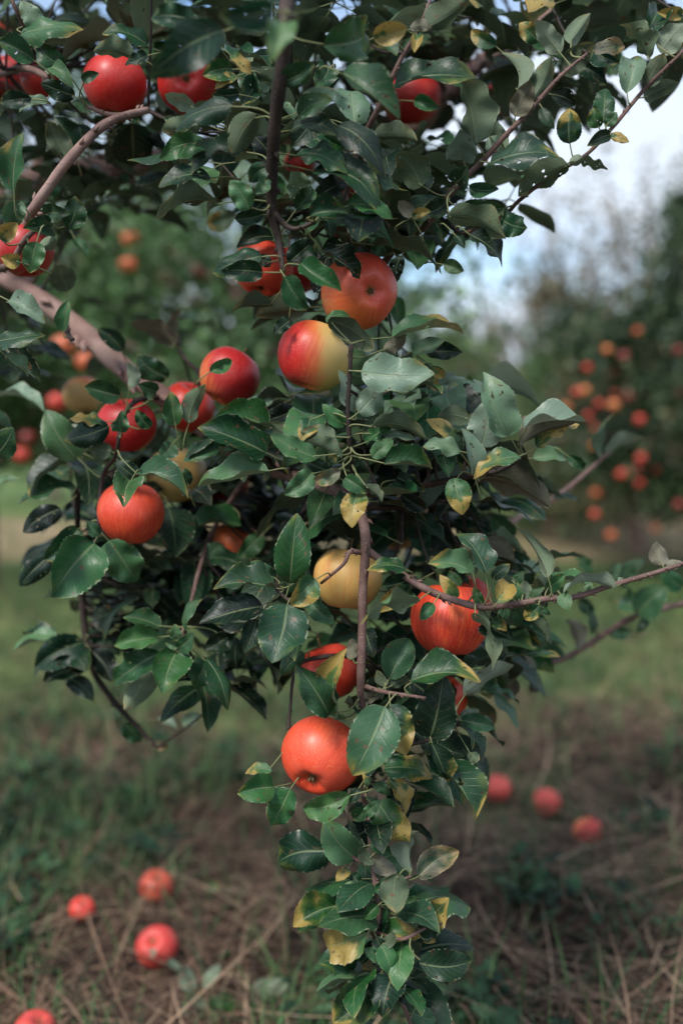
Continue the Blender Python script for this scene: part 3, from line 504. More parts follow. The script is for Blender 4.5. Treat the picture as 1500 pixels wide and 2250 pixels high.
# ------------------------------------------------------------------ apples
R0 = 0.0377
def apple_mesh(seed, nu=56, nv=40, squat=1.0):
    rr = random.Random(seed); prof = []
    for i in range(nv + 1):
        t = math.pi * i / nv                       # 0 at the stem, pi at the calyx
        r = math.sin(t); z = math.cos(t)
        z2 = z * squat - 0.34 * math.exp(-(t / 0.34) ** 2) + 0.33 * math.exp(-((math.pi - t) / 0.34) ** 2)
        r2 = r * (1.0 + 0.07 * math.cos(t) - 0.03 * math.cos(2 * t)) 
        prof.append((r2, z2))
    p1, p2 = rr.random() * 6.28, rr.random() * 6.28; a1 = rr.uniform(.008, .03)
    v = []; f = []
    for i, (r, z) in enumerate(prof):
        tt = i / nv
        for j in range(nu):
            a = 2 * math.pi * j / nu
            k = 1 + a1 * math.cos(a * 2 + p1) + (0.025 * tt ** 3 + .008) * math.cos(5 * a + p2)
            zz = z + (0.03 * math.cos(5 * a + p2) * max(0, tt - .6) * (r > 0.15)) + .02 * math.cos(a + p1)*r
            v.append((R0 * r * k * math.cos(a), R0 * r * k * math.sin(a), R0 * zz))
    for i in range(nv):
        for j in range(nu):
            k = (j + 1) % nu; f.append((i * nu + j, (i + 1) * nu + j, (i + 1) * nu + k, i * nu + k))
    me = bpy.data.meshes.new('apple_skin'); me.from_pydata(v, [], f); me.polygons.foreach_set('use_smooth', [True] * len(f)); me.materials.append(None); me.update()
    import bmesh
    bm = bmesh.new(); bm.from_mesh(me); bmesh.ops.remove_doubles(bm, verts=bm.verts, dist=1e-5); bmesh.ops.recalc_face_normals(bm, faces=bm.faces); bm.to_mesh(me); bm.free()
    return me
AM = [apple_mesh(1), apple_mesh(2, squat=.96), apple_mesh(3, squat=1.03), apple_mesh(4, squat=.99)]
AMS = apple_mesh(5, 24, 18)
M_STEM = simple_material('apple_stem', [(.3, (.09, .05, .025)), (.7, (.18, .12, .05))], 200, 0.8, .2)
def stem_mesh():
    mb = MB(); tube(mb, spline(np.array([[0, 0, R0 * .62, .0011], [.001, 0, R0 * .85, .0010], [.004, .001, R0 * 1.2, .0013]]), 4), 8); return mb.mesh('stem', [M_STEM])
def calyx_mesh():
    mb = MB(); zc = -R0 * .675
    for k in range(5):
        a = k * 6.283 / 5; c, s = math.cos(a), math.sin(a); w = .0016
        mb.add([(c * .001 - s * w, s * .001 + c * w, zc), (c * .001 + s * w, s * .001 - c * w, zc), (c * .0042, s * .0042, zc - .0025), (c * .0022, s * .0022, zc - .0058)], [(0, 1, 2), (0, 2, 3), (1, 2, 3)])
    tube(mb, np.array([[0, 0, zc + .001, .003], [0, 0, zc - .002, .0022]]), 8)
    return mb.mesh('calyx', [M_STEM], smooth=False)
ME_STEM, ME_CAL = stem_mesh(), calyx_mesh()
def orient(axis, spin=0.0):
    return (Vector(tuple(axis)).to_track_quat('Z', 'Y') @ Matrix.Rotation(spin, 3, 'Z').to_quaternion()).to_euler()
NA = [0]
def apple(px, py, dia, label, mat, group, axis=None, d=None, loc=None, scale=None, small=False, spin=None):
    NA[0] += 1; h = random.Random(NA[0] * 17)
    if loc is None:
        if d is None: d = 1.0
        loc = P(px, py, d)
    sc = scale if scale else dia * d / FPX / (2 * R0 * 0.99)
    if axis is None: axis = (h.uniform(-.4, .4), h.uniform(-.5, .3), 1)
    root = empty('apple', loc, label, 'apple', group)
    root.rotation_euler = orient(axis, h.random() * 6.28 if spin is None else spin); root.scale = (sc,) * 3
    sk = link('skin', AMS if small else AM[NA[0] % 4], root); sk.material_slots[0].link = 'OBJECT'; sk.material_slots[0].material = mat
    link('stem', ME_STEM, root); link('calyx', ME_CAL, root)
    return root
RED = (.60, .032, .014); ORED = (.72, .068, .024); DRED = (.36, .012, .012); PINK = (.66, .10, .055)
GY = (.60, .40, .10)
def am(red, ground=GY, blush=.8, bdir=(0, 0, 0), **k): return apple_material(red, ground, blush, bdir, **k)
m_red = am(RED, blush=1.0); m_or = am(ORED, blush=.9, streak=.3); m_dk = am(DRED, blush=1.05); m_yel = am(ORED, (.60, .38, .11), .18, streak=.3); m_bi = am(ORED, (.62, .34, .09), .55)  # m_dk: red darkened in the skin colour for apples sitting in shade
GF = 'apples hanging on the near branches'
def world_dir_mat(axis, dirw, **k):
    """blush direction given in world space, expressed in the apple's own frame (spin 0)"""
    R = orient(axis).to_matrix(); dl = R.transposed() @ Vector(dirw); return am(bdir=tuple(dl), **k)
A = (.30, .80, .55)
apple(705, 1662, 172, 'big orange red apple, lowest on the hanging branch, behind a broad leaf', world_dir_mat(A, (-.2, .3, -.6), red=(.76, .075, .026), ground=(.80, .28, .12), blush=.86, streak=.22, edge=.18), GF, A, 1.02, spin=0)
A = (-.36, .92, .12)
apple(790, 640, 162, 'orange pink apple turned so its blossom end faces the camera, upper middle', world_dir_mat(A, (.6, -.1, .6), red=(.68, .075, .035), ground=(.66, .34, .12), blush=.72, streak=.22, edge=.4), GF, A, 1.02, spin=0)
A = (.35, .12, .93)
apple(692, 783, 162, 'two coloured apple, bright red on its left half and yellow on its right half', world_dir_mat(A, (-1, -.1, .05), red=(.62, .018, .015), ground=(.66, .44, .13), blush=.47, streak=.13, edge=.62), GF, A, 1.02, spin=0)
apple(578, 590, 125, 'orange red apple behind two dark leaves, left of the dark branch tip', am((.74, .07, .03), (.7, .3, .12), .9, streak=.2), GF, (.1, .3, .9), 1.08)
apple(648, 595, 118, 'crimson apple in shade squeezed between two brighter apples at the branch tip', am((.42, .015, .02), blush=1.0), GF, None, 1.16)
A = (.5, .2, .8)
apple(503, 828, 128, 'dark red glossy apple with a yellow patch, beside the lower end of the thick limb', world_dir_mat(A, (.8, 0, .3), red=(.46, .014, .016), ground=(.72, .42, .12), blush=.9, edge=.5), GF, A, 1.16, spin=0)
apple(412, 895, 115, 'red apple half hidden behind two pale green leaves, left of the dark glossy apple', m_red, GF, None, 1.22)
apple(278, 935, 122, 'red apple with a small dark leaf hanging over its middle', am((.55, .02, .02), blush=.98), GF, (0, -.3, .95), 1.18)
apple(182, 868, 86, 'small yellow apple with a red top edge beyond the thick limb', am(RED, (.62, .38, .13), .15, (0, 0, 1), edge=.5), GF, (-.2, .1, .9), 1.5, spin=0)
apple(287, 1128, 142, 'orange red apple with a pointed green leaf over its top, lower left cluster', am((.68, .055, .022), (.68, .32, .10), .78, streak=.35), GF, (.1, -.1, 1), 1.12)
apple(388, 1045, 130, 'yellow apple in shade behind dark green leaves, right of the left cluster', am(ORED, (.60, .38, .11), .12), GF, None, 1.28)
apple(763, 1272, 148, 'yellow apple flushed orange just behind the long hanging branch', am((.6, .13, .03), (.64, .38, .10), .26, streak=.45), GF, (.1, .1, 1), 1.08)
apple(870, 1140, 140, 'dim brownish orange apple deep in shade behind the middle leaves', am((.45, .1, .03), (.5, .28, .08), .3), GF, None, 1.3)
apple(990, 1362, 168, 'large streaky orange red apple below the brown twig on the right', am((.68, .04, .018), (.74, .30, .10), .74, streak=.5), GF, (.1, .15, 1), 1.06)
apple(1018, 1322, 118, 'red apple peeking out above the large streaky one, behind the brown twig', m_red, GF, None, 1.16)
apple(722, 1478, 132, 'orange red apple behind two upright leaves left of the hanging branch', am((.68, .05, .02), blush=.92, streak=.3), GF, (-.3, .1, 1), 1.12)
apple(970, 1535, 108, 'red apple almost hidden behind a broad dark leaf below the streaky apple', m_or, GF, None, 1.16)
apple(253, 187, 132, 'red apple resting above the bare curving twig, top left', am((.56, .018, .014), (.6, .2, .05), .95, streak=.4), GF, (.15, -.05, 1), 1.14)
A = (-.12, .98, .1)
apple(410, 183, 122, 'red apple showing its dark blossom end, right of the other top left apple', am((.60, .025, .02), blush=.98, streak=.3), GF, A, 1.14)
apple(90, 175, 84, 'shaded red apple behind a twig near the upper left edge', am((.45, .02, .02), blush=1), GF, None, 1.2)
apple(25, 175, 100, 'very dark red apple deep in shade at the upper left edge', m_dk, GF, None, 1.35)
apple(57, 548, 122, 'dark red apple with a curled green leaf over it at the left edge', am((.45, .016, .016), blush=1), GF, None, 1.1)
apple(166, 78, 46, 'small shaded red apple far back among leaves at the top left', m_dk, GF, None, 1.6)
apple(2, 62, 44, 'small red apple cut by the left edge near the top', m_red, GF, None, 1.5)
apple(902, 215, 128, 'red apple in shade behind leaves and a thin twig, top right of middle', am((.50, .018, .016), blush=1), GF, None, 1.32)
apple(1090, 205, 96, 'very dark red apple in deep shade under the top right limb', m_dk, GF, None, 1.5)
apple(772, 400, 100, 'red apple mostly covered by drooping leaves above the blossom end apple', m_red, GF, None, 1.22)
apple(657, 362, 66, 'small red apple glimpsed beside the dark upright branch', m_red, GF, None, 1.3)
apple(748, 255, 60, 'tiny sliver of red apple above the pinkish limb, top middle', m_dk, GF, None, 1.4)
apple(515, 1205, 118, 'shaded reddish orange apple behind leaves, left of the upright dark leaf', m_bi, GF, None, 1.34)
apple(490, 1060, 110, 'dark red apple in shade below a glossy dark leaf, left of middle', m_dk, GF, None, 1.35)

# ------------------------------------------------------------------ ground
def gz(x, y):
    return 0.03 * np.sin(x * 1.3 + .4) * np.sin(y * .9) + 0.012 * np.sin(x * 5.1 + y * 3.3) + .01 * np.sin(y * 7.7 - x * 2.1) 
def make_ground():
    xs = np.concatenate([-np.geomspace(900, 6, 18), np.linspace(-5.6, 5.6, 90), np.geomspace(6, 900, 18)])
    ys = np.concatenate([-np.geomspace(900, 4, 12), np.linspace(-3.5, 14, 140), np.geomspace(14.6, 900, 26)])
    X, Y = np.meshgrid(xs, ys, indexing='ij'); fade = np.exp(-np.maximum(0, np.hypot(X, Y) - 14) / 10)
    Z = gz(X, Y) * fade + (RNG.random(X.shape) - .5) * .018 * (np.hypot(X, Y) < 10)
    v = np.stack([X, Y, Z], -1).reshape(-1, 3); m = len(ys)
    f = [(i * m + j, (i + 1) * m + j, (i + 1) * m + j + 1, i * m + j + 1) for i in range(len(xs) - 1) for j in range(m - 1)]
    g = G('orchard_soil'); tcn = g.n('ShaderNodeTexCoord'); o = tcn.outputs['Object']; x = g.sep(o)
    n1 = g.noise(o, 0.55, 4, .6); n2 = g.noise(o, 5.0, 6, .7); n3 = g.noise(g.comb(g.f('MULTIPLY', x[0], 1.0), g.f('MULTIPLY', x[1], .35), 0.0), 1.6, 3)
    soil = g.ramp(n2, [(.35, (.012, .008, .007)), (.5, (.045, .029, .022)), (.7, (.15, .10, .07))])
    grass = g.ramp(n2, [(.3, (.035, .065, .022)), (.5, (.10, .16, .05)), (.7, (.20, .22, .09))])
    dist = x[1]
    gm = g.step(g.f('ADD', n1, g.f('MULTIPLY', g.step(dist, 2.6, 4.4), .30)), .50, .66)
    # worn, dry tan lane between the rows
    lane = g.f('MULTIPLY', g.step(dist, 6.5, 8.5), g.step(dist, 11, 15, 1.0, 0.0))
    gm = g.f('MULTIPLY', gm, g.step(g.f('MULTIPLY', lane, g.f('ADD', .5, n3)), .42, .9, 1.0, .15))
    col = g.mix(gm, g.mix(lane, soil, g.mix(n2, (.16, .11, .065), (.44, .32, .20))), grass)
    mat = g.bsdf(col, .95, g.bump(n2, .8, .03), spec=.15)
    mb = MB(); mb.add(v, f); o = link('ground', mb.mesh('ground', [mat])); tag(o, kind='structure')
make_ground()
M_STRAW = simple_material('dry_straw', [(.2, (.022, .013, .010)), (.45, (.090, .053, .037)), (.72, (.24, .15, .10)), (.95, (.50, .36, .24))], 9, .8, 0, island=.75, spec=.2)
M_GRASS = simple_material('grass_blade', [(.15, (.016, .045, .022)), (.45, (.045, .12, .042)), (.75, (.12, .21, .07)), (.95, (.30, .30, .15))], 6, .6, 0, island=.7, spec=.3, trans=.2)
M_WEED = simple_material('weed_leaf', [(.15, (.008, .022, .012)), (.5, (.016, .050, .022)), (.85, (.05, .12, .045)), (.97, (.16, .2, .12))], 8, .6, 0, island=.7, spec=.3, trans=.15)
def wedge(ymin, ymax, pw=1.0, margin=.5):
    y = ymin * (ymax / ymin) ** (random.random() ** pw); hw = y * .36 + margin; return random.uniform(-hw, hw), y
def patch(x, y): return math.sin(x * 2.3 + 1.0) * math.sin(y * 1.7 + .6) + .5 * math.sin(x * 5.1 - y * 3.7) + .35 * math.sin(x*11+y*9)
def strand(mb, x, y, z, ln, w, az, el, droop, seg=4):
    p = np.array([x, y, z]); d = np.array([math.cos(az) * math.cos(el), math.sin(az) * math.cos(el), math.sin(el)]); v = []
    cv = random.uniform(-.5, .5)
    for i in range(seg + 1):
        s = unit(np.cross(d, [0, 0, 1.0]) + 1e-6); ww = w * (1 - (i / seg) ** 2 * .85)
        v += [p - s * ww, p + s * ww]; p = p + d * ln / seg
        if p[2] < .004: p[2] = .004 + random.random() * .01
        ca, sa = math.cos(cv / seg * 2), math.sin(cv / seg * 2); d = unit(np.array([d[0] * ca - d[1] * sa, d[0] * sa + d[1] * ca, d[2] - droop / seg]))
    mb.add(v, [(2 * i, 2 * i + 1, 2 * i + 3, 2 * i + 2) for i in range(seg)])
WF = [on_ground(a, b, .035) for a, b in [(345, 2081), (180, 1998), (76, 2272), (1093, 1734), (1201, 1763), (1291, 1829)]]
def shields(x, y): return any(abs(x - q[0] * y / q[1]) < .045 and q[1] - .30 < y < q[1] + .02 for q in WF) and random.random() < .93
mb = MB()
for i in range(24000):
    x, y = wedge(1.1, 7.5, 1.15)
    if shields(x, y): continue
    if patch(x, y) > .6 and random.random() < .7: continue
    z = float(gz(x, y)) + random.random() * .035; el = random.gauss(.05, .22)
    strand(mb, x, y, z, random.uniform(.08, .30), random.uniform(.0006, .0024), random.random() * 6.28, el, random.uniform(0, .5))
for i in range(800):
    x, y = wedge(1.3, 6)
    if shields(x, y): continue
    strand(mb, x, y, float(gz(x, y)), random.uniform(.12, .28), random.uniform(.0010, .0024), random.random() * 6.28, random.uniform(.1, .8), random.uniform(.4, 1.6), 7)
tag(link('dry_straw', mb.mesh('dry_straw', [M_STRAW])), 'tangled dry brown grass stalks lying over the orchard floor', 'dry grass', kind='stuff')
mb = MB()
for i in range(21000):
    x, y = wedge(1.3, 12, .9)
    if shields(x, y): continue
    pt = patch(x, y) + (.5 if y > 3.2 else 0) - (.55 if x > .1 and y < 3.6 else 0)
    if pt < .0 and random.random() < .82: continue
    if 7.5 < y and random.random() < .4: continue
    for k in range(2):
        strand(mb, x + random.gauss(0, .02), y + random.gauss(0, .02), float(gz(x, y)), random.uniform(.05, .15), random.uniform(.001, .0032), random.random() * 6.28, random.uniform(.5, 1.4), random.uniform(.3, 1.3), 3)
tag(link('grass', mb.mesh('grass', [M_GRASS])), 'short green grass growing between the dry stalks and across the lane', 'grass', kind='stuff')
mb = MB()
for i in range(1500):
    x, y = wedge(1.3, 5.5)
    if patch(x, y) < .15 or shields(x, y): continue
    z = float(gz(x, y)); a0 = random.random() * 6.28
    for k in range(random.randint(4, 8)):
        az = a0 + k * 1.1 + random.uniform(-.3, .3); el = random.uniform(.0, .8); dr = np.array([math.cos(az) * math.cos(el), math.sin(az) * math.cos(el), math.sin(el)])
        ln = random.uniform(.02, .05); B = np.array([x, y, z + random.uniform(.005, .06)]) + dr * .012
        leaf_grid(mb, B, B + dr * ln, np.array([0, 0, 1.0]), ln * random.uniform(.35, .8), nu=5, nv=2, wave=.2)
tag(link('weeds', mb.mesh('weeds', [M_WEED])), 'low dark green broad leaved weeds scattered over the orchard floor', 'weeds', kind='stuff')

GG = 'windfall apples lying on the ground'
SUNK = []
def ground_apple(px, py, dia, label, mat, axis=None):
    p = on_ground(px, py + dia * .1, .04); d = (p - C0) @ FW
    r = dia * d / FPX / 2; SUNK.append((p[0], p[1], r))
    apple(0, 0, 0, label, mat, GG, axis, loc=p, scale=dia * d / FPX / (2 * R0 * 1.06))
ground_apple(345, 2072, 94, 'red windfall apple with its stem hollow up, beside a pale leafy seedling at lower left', am((.60, .03, .025), blush=.95, pink=.1), (-.15, -.65, .75))
ground_apple(180, 1992, 58, 'small orange red windfall apple sunk in the dark grass at lower left', am((.72, .05, .03), blush=1))
ground_apple(343, 1942, 76, 'dull red windfall apple half covered by grass, behind the other two at lower left', am((.5, .05, .03), (.5, .25, .1), .7))
ground_apple(76, 2262, 100, 'pinkish red windfall apple cut by the bottom edge in the lower left corner', am((.66, .06, .045), blush=.95, pink=.05))
ground_apple(1093, 1728, 62, 'leftmost of three windfall apples on the right, paler on top', am((.74, .07, .05), (.75, .4, .2), blush=.9, pink=.1), (0, -.3, .9))
ground_apple(1201, 1757, 62, 'middle of three windfall apples on the right, showing a yellowish hollow', am((.74, .06, .05), (.75, .45, .2), blush=.85, pink=.1), (.2, .85, .3))
A = (-.2, .1, .95)
ground_apple(1291, 1822, 66, 'rightmost of three windfall apples, pink on its left and orange yellow on its right', am((.72, .05, .04), (.80, .40, .14), .6, (-.8, -.4, 0), edge=.5, pink=.05), A)

mb = MB()
for (x, y, r_) in SUNK:
    for k in range(40):
        a = random.uniform(-.4, 3.54) if k > 7 else random.uniform(3.5, 6); q = r_ * random.uniform(.9, 1.6)
        strand(mb, x + math.cos(a) * q, y + math.sin(a) * q, 0.0, random.uniform(.03, .09), random.uniform(.0008, .002), random.random() * 6.28, random.uniform(.1, 1.3), random.uniform(.3, 1.5), 4)
tag(link('dry_straw', mb.mesh('dry_straw', [M_STRAW])), 'tufts of dry grass stalks standing round the windfall apples', 'dry grass', kind='stuff')

# fallen leaves and a pale seedling among the straw
def loose_leaf(name, label, px, py, ln, kind, tilt=(0, -.5, 1), az=0.0, hgt=.03, w=.5):
    p = on_ground(px, py, hgt); dr = np.array([math.cos(az), math.sin(az), .1]); lg, ye, de, fl = KIND[kind]
    m = MB(); leaf_grid(m, -dr * ln / 2, dr * ln / 2, np.array(tilt) * (-1 if fl else 1), ln * w, nu=18, nv=6, dat=(random.random(), ye, lg, de))
    tube(m, np.array([[*(-dr * ln / 2), .0008], [*(-dr * ln * .8), .001]]), 5, mi=1)
    o = link(name, m.mesh(name, [M_LEAF, M_PET], leaf=True), loc=tuple(p)); tag(o, label, 'leaf', 'fallen leaves on the orchard floor')
loose_leaf('fallen_leaf', 'pale green oval leaf lying on the straw at bottom, right of the seedling', 596, 2168, .062, 'u', (0, -.8, .9), .05)
loose_leaf('fallen_leaf', 'small cream yellow leaf caught in the grass right of the half covered apple', 470, 1948, .030, 'L', (0, -.8, .6), .9, .05, .7)
loose_leaf('fallen_leaf', 'small pale leaf lying against the red windfall apple at lower left', 335, 2092, .022, 'u', (0, -1, .5), 1.9, .06)
sd = empty('seedling', on_ground(430, 2230, 0), 'pale grey green leafy seedling growing beside the lower left windfall apple', 'plant')
so_ = np.array(sd.location)
def sd_leaf(px, py, tx, ty, w, kind, d):
    m = MB(); B, T = P(px, py, d) - so_, P(tx, ty, d - .01) - so_; lg, ye, de, fl = KIND[kind]
    leaf_grid(m, B, T, np.array([0, -1, .8]) * (-1 if fl else 1), w * d / FPX, nu=18, nv=6, dat=(random.random(), ye, lg, de)); link('leaf', m.mesh('leaf', [M_LEAF], leaf=True), sd)
dd = (so_ - C0) @ FW
m = MB(); tube(m, spline(np.array([[0, 0, 0, .002], [*(P(430, 2190, dd) - so_), .0015], [*(P(395, 2130, dd) - so_), .001]]), 4), 6); tube(m, spline(np.array([[*(P(432, 2195, dd) - so_), .0014], [*(P(455, 2150, dd) - so_), .001]]), 4), 6)
link('stem', m.mesh('stem', [M_PET]), sd)
for q in [(432, 2190, 425, 2250, 60, 'u', dd), (425, 2180, 395, 2120, 38, 'u', dd), (445, 2165, 490, 2120, 30, 'u', dd), (470, 2190, 500, 2245, 62, 'G', dd), (398, 2130, 365, 2108, 16, 'u', dd)]: sd_leaf(*q)

# ------------------------------------------------------------------ trees behind
M_CR = {}
def crown_mat(name, stops):
    g = G(name); geo = g.n('ShaderNodeNewGeometry'); tcn = g.n('ShaderNodeTexCoord')
    n = g.noise(tcn.outputs['Object'], 1.6, 2); f = g.f('ADD', g.f('MULTIPLY', n, .45), g.f('MULTIPLY', geo.outputs['Random Per Island'], .6))
    M_CR[name] = g.bsdf(g.ramp(f, stops), .5, spec=.45, trans=.22)
crown_mat('leaves_dark', [(.2, (.010, .030, .016)), (.5, (.020, .060, .028)), (.75, (.04, .10, .045)), (.95, (.12, .16, .09))])
crown_mat('leaves_green', [(.2, (.03, .065, .022)), (.5, (.075, .16, .05)), (.75, (.15, .25, .09)), (.95, (.34, .40, .26))])
crown_mat('leaves_mid', [(.2, (.014, .034, .018)), (.5, (.034, .075, .032)), (.75, (.09, .13, .055)), (.95, (.26, .25, .16))])
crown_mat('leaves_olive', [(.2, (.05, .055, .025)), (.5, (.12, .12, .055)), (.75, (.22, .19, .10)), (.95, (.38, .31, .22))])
def bg_tree(x, y, h, rad, low, n, mat, label, shoots=0, seed=0, size=.055, body=.72):
    r = random.Random(seed); root = empty('apple_tree', (x, y, 0), label, 'tree', 'trees of the orchard behind')
    nr = np.random.default_rng(seed + 5)
    tr = MB(); top = h * .62
    tube(tr, spline(np.array([[0, 0, -.05, .09], [.02, 0, low * .5, .06], [-.03, .03, low, .05], [.04, -.02, top, .025]]), 5), 9, .1); link('trunk', tr.mesh('trunk', [M_BARK2]), root)
    ends = []
    for k in range(11):
        a = k * 2.4 + r.uniform(-.3, .3); z0 = low * .7 + (top - low * .7) * k / 11; e = np.array([math.cos(a) * rad * r.uniform(.6, .95), math.sin(a) * rad * r.uniform(.6, .95), z0 + r.uniform(.1, .45) * (h - z0)])
        st = np.array([0, 0, z0]); md = (st + e) / 2 + [0, 0, .08]; pth = spline(np.array([[*st, .026], [*md, .017], [*e, .006]]), 5); lm = MB(); tube(lm, pth, 6); link('limb', lm.mesh('limb', [M_BARK2]), root); ends.append(pth)
    sh = []
    for k in range(shoots):
        a = r.random() * 6.28; q = r.random() ** .5 * rad * .8; b = np.array([math.cos(a) * q, math.sin(a) * q, top * r.uniform(.8, 1.1)]); e = b + [r.uniform(-.15, .15), r.uniform(-.15, .15), (h - b[2]) * r.uniform(.6, 1.15)]
        pth = spline(np.array([[*b, .008], [*((b + e) / 2 + [.03, 0, 0]), .006], [*e, .002]]), 5); lm = MB(); tube(lm, pth, 5); link('shoot', lm.mesh('shoot', [M_BARK2]), root); sh.append(pth)
    # leaf clumps round limb points
    cents = []; nc = 90
    for k in range(nc):
        pth = r.choice(ends); p = pth[r.randint(len(pth) // 4, len(pth) - 1)][:3]; cents.append(p + nr.normal(size=3) * .09)
    dome = h * .88 if not sh else h * body
    for k in range(int(nc * .7)):
        a = r.random() * 6.28; zz = r.random(); q = rad * math.sqrt(max(0, 1 - (zz * 2 - 1) ** 2)) * r.random() ** .4
        cents.append(np.array([math.cos(a) * q, math.sin(a) * q, low + zz * (dome - low)]))
    cents = np.array(cents); ci = nr.integers(0, len(cents), n); c = cents[ci] + nr.normal(size=(n, 3)) * .105 * (1 if rad < 2 else rad / 1.8)
    if sh:      # a share of the leaves sits tightly along the upright shoots
        m_ = n // 7
        for i_ in range(m_):
            pth = sh[int(nr.integers(len(sh)))]; c[i_] = pth[int(len(pth) * nr.random() ** .8), :3] + nr.normal(size=3) * .05
    c[:, 2] = np.maximum(c[:, 2], .12)
    ax = nr.normal(size=(n, 3)); ax[:, 2] -= .3; ax /= np.linalg.norm(ax, axis=1)[:, None]; up = nr.normal(size=(n, 3)) * .7 + [0, 0, 1]
    sd_ = np.cross(ax, up); sd_ /= np.linalg.norm(sd_, axis=1)[:, None] + 1e-9; nn = np.cross(sd_, ax)
    ln = nr.uniform(.7, 1.25, n)[:, None] * size * 1.25; w = ln * .29
    V = np.stack([c, c + ax * ln * .45 + sd_ * w + nn * w * .3, c + ax * ln - nn * w * .3, c + ax * ln * .45 - sd_ * w + nn * w * .3], 1).reshape(-1, 3)
    idx = np.arange(n) * 4; F = [(int(i), int(i) + 1, int(i) + 2) for i in idx] + [(int(i), int(i) + 2, int(i) + 3) for i in idx]
    m = MB(); m.v = [V]; m.f = F; m.n = len(V); m.mi = [0] * len(F); link('crown', m.mesh('crown', [M_CR[mat]], smooth=False), root)
    return root
def XD(px, d): return (px - 750) / FPX * d
bg_tree(XD(1640, 6.4), 6.4, 2.75, 1.45, .25, 24000, 'leaves_mid', 'dark dense apple tree at the right edge loaded with red apples', 4, 1, body=.86)
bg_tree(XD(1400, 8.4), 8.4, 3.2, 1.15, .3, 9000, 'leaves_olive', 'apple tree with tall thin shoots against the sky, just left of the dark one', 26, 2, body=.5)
bg_tree(XD(1215, 9.6), 9.6, 1.95, .95, .15, 9000, 'leaves_green', 'low bushy apple tree left of the dark one, its crown reaching the ground', 8, 14, body=.85)
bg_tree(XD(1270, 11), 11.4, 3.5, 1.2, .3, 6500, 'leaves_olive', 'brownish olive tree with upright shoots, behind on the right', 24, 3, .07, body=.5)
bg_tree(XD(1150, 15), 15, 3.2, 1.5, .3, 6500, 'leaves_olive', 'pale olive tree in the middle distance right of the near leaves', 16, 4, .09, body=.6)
bg_tree(XD(1040, 20), 20, 3.3, 1.9, .2, 9000, 'leaves_green', 'yellowish green tree where the right hand row ends', 6, 5, .11, body=.8)
bg_tree(XD(905, 27), 27, 4.4, 2.4, .2, 9000, 'leaves_green', 'distant green tree beyond the upper middle apples', 6, 6, .14)
bg_tree(XD(520, 5.2), 5.2, 3.1, 1.35, .95, 9500, 'leaves_green', 'light green tree behind the upper left middle branches', 6, 7)
bg_tree(XD(250, 7.5), 7.5, 3.6, 1.5, .95, 15000, 'leaves_mid', 'dark green tree behind the left hand branches', 6, 8)
bg_tree(XD(20, 6.5), 6.0, 3.0, 1.2, 1.0, 12000, 'leaves_green', 'green tree behind the left edge of the near branches', 5, 9)
bg_tree(XD(430, 13), 13, 3.2, 1.8, .5, 9000, 'leaves_green', 'farther green tree seen low through a gap on the left', 6, 10, .09)
bg_tree(XD(700, 12), 12, 3.2, 1.7, .3, 10000, 'leaves_dark', 'dark tree standing behind the middle of the near branches', 6, 11, .08)
bg_tree(XD(120, 16), 16, 3.8, 2.0, .4, 9000, 'leaves_green', 'distant green tree beyond the lane on the far left', 6, 12, .1)

# far wood closing the view
mb = MB(); nr = np.random.default_rng(3)
n = 60000; xx = nr.uniform(-60, 60, n); yy = nr.uniform(46, 62, n); hh = (3.6 + 1.6 * np.sin(xx * .5) + 1.2 * np.sin(xx * 1.3 + 1) + .8 * np.sin(xx * 3.1)) * nr.random(n) ** .6
c = np.stack([xx, yy, hh], 1); ax = nr.normal(size=(n, 3)); ax /= np.linalg.norm(ax, axis=1)[:, None]; sd_ = np.cross(ax, nr.normal(size=(n, 3))); sd_ /= np.linalg.norm(sd_, axis=1)[:, None]
V = np.stack([c - ax * .35, c + sd_ * .2, c + ax * .35, c - sd_ * .2], 1).reshape(-1, 3); mb.v = [V]; mb.n = len(V); mb.f = [(4 * i, 4 * i + 1, 4 * i + 2, 4 * i + 3) for i in range(n)]; mb.mi = [0] * n
tag(link('far_wood', mb.mesh('far_wood', [M_CR['leaves_olive']], smooth=False)), 'far line of hazy trees closing the view beyond the orchard', 'wood', kind='stuff')

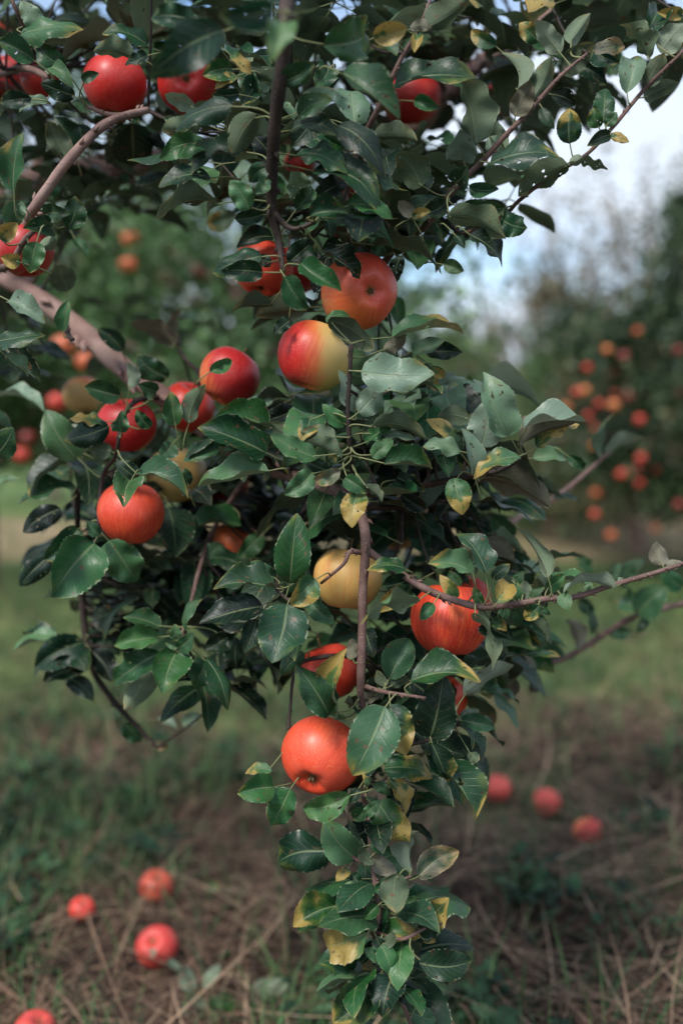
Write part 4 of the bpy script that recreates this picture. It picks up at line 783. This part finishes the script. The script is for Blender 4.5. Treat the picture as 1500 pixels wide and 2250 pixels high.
# ------------------------------------------------------------------ blurred apples on the trees behind
GB = 'blurred apples on the trees behind'
m_b1 = am((.52, .040, .020), blush=1); m_b2 = am((.50, .10, .03), (.5, .26, .08), .75); m_b3 = am((.6, .12, .04), (.52, .24, .08), .45); m_b4 = am((.20, .012, .010), blush=1.05)  # skin colours lowered to carry the shade inside the far crowns
BA = [(1333, 768, 3, 'yellow orange blurred apple alone near the top of the right hand fruit cluster'), (1400, 728, 2, 'topmost dim orange blurred apple in the dark right tree'),
      (1370, 782, 4, 'dark red blurred apple just right of the yellow orange one'), (1290, 808, 1, 'muted red blurred apple leftmost in the upper row of the right tree'),
      (1348, 822, 1, 'red blurred apple directly below the dark red one, right tree'), (1266, 862, 1, 'brightest red blurred apple at the left border of the right hand fruit cluster'),
      (1284, 858, 3, 'orange brown blurred apple touching the brightest red one on its right'), (1350, 866, 1, 'bright orange red blurred apple on top of an overlapping pair'),
      (1348, 890, 3, 'orange yellow blurred apple, lower one of an overlapping pair'), (1316, 888, 1, 'red blurred apple left of the overlapping pair'),
      (1244, 895, 3, 'dim brown orange blurred apple lowest at the left border of the cluster'), (1380, 872, 4, 'dull dark red blurred apple right of the overlapping pair'),
      (1435, 882, 4, 'dull dark red blurred apple left of the bright one at the right edge'), (1470, 908, 1, 'bright orange red blurred apple alone near the right edge'),
      (1405, 922, 1, 'deep red blurred apple lower left of the bright one near the right edge'), (1292, 914, 1, 'red blurred apple touching a brighter one below it, left of the curled leaf'),
      (1308, 942, 1, 'vivid red blurred apple just left of the curled blurred leaf'), (1490, 770, 4, 'very dark red blurred apple on the right edge, uppermost there'),
      (1492, 862, 4, 'dark red blurred apple on the right edge above the bright one'), (1306, 980, 3, 'orange blurred apple below the vivid red one'),
      (1408, 1006, 1, 'red blurred apple topmost in the lower group at right'), (1400, 1030, 4, 'dark red blurred apple under the topmost one of the lower group'),
      (1440, 1032, 1, 'red blurred apple rightmost in the lower group'), (1365, 1042, 1, 'dim red blurred apple leftmost in the lower group'),
      (1405, 1062, 1, 'red blurred apple lowest in the lower group'), (1308, 1084, 2, 'faint orange blurred apple low on the left side of the right tree'),
      (1306, 1130, 1, 'clear red blurred apple hanging low above the tan lane'), (1342, 1176, 2, 'dim orange brown blurred apple near the foot of the right tree'),
      (1440, 1162, 2, 'faint orange blurred apple near the foot of the right tree, further right'), (1492, 1110, 4, 'dark red blurred apple low on the right edge')]
for i, (px, py, mk, lab) in enumerate(BA):
    apple(px, py, 0, lab, [m_b1, m_b2, m_b3, m_b4][mk - 1], GB, None, d=5.85 + .45 * math.sin(i * 2.1), small=True, scale=.74 + .08 * math.sin(i * 3.3))
BL = [(286, 525, 2, 4.25, 'pale orange blurred apple high in the light green tree on the left'), (282, 582, 2, 4.2, 'round pale orange blurred apple just below the other one on the left'),
      (362, 612, 4, 4.6, 'dim reddish blurred apple in the dark gap right of the pale orange pair'), (438, 600, 4, 4.7, 'faint brownish red blurred apple left of the leaf framed orange apple'),
      (192, 796, 2, 3.2, 'orange blurred apple just below the thick pinkish limb'), (126, 884, 1, 3.6, 'dull red blurred apple left of the small yellow apple'),
      (48, 1000, 1, 4.4, 'small bright orange red blurred apple above the green lane at far left'), (62, 962, 4, 4.6, 'dim red blurred apple above the small bright one at far left'),
      (140, 760, 2, 3.0, 'faint orange blurred apple behind the thick limb near the left edge')]
for px, py, mk, d, lab in BL: apple(px, py, 0, lab, [m_b1, m_b2, m_b3, m_b4][mk - 1], GB, None, d=d, small=True, scale=.95)
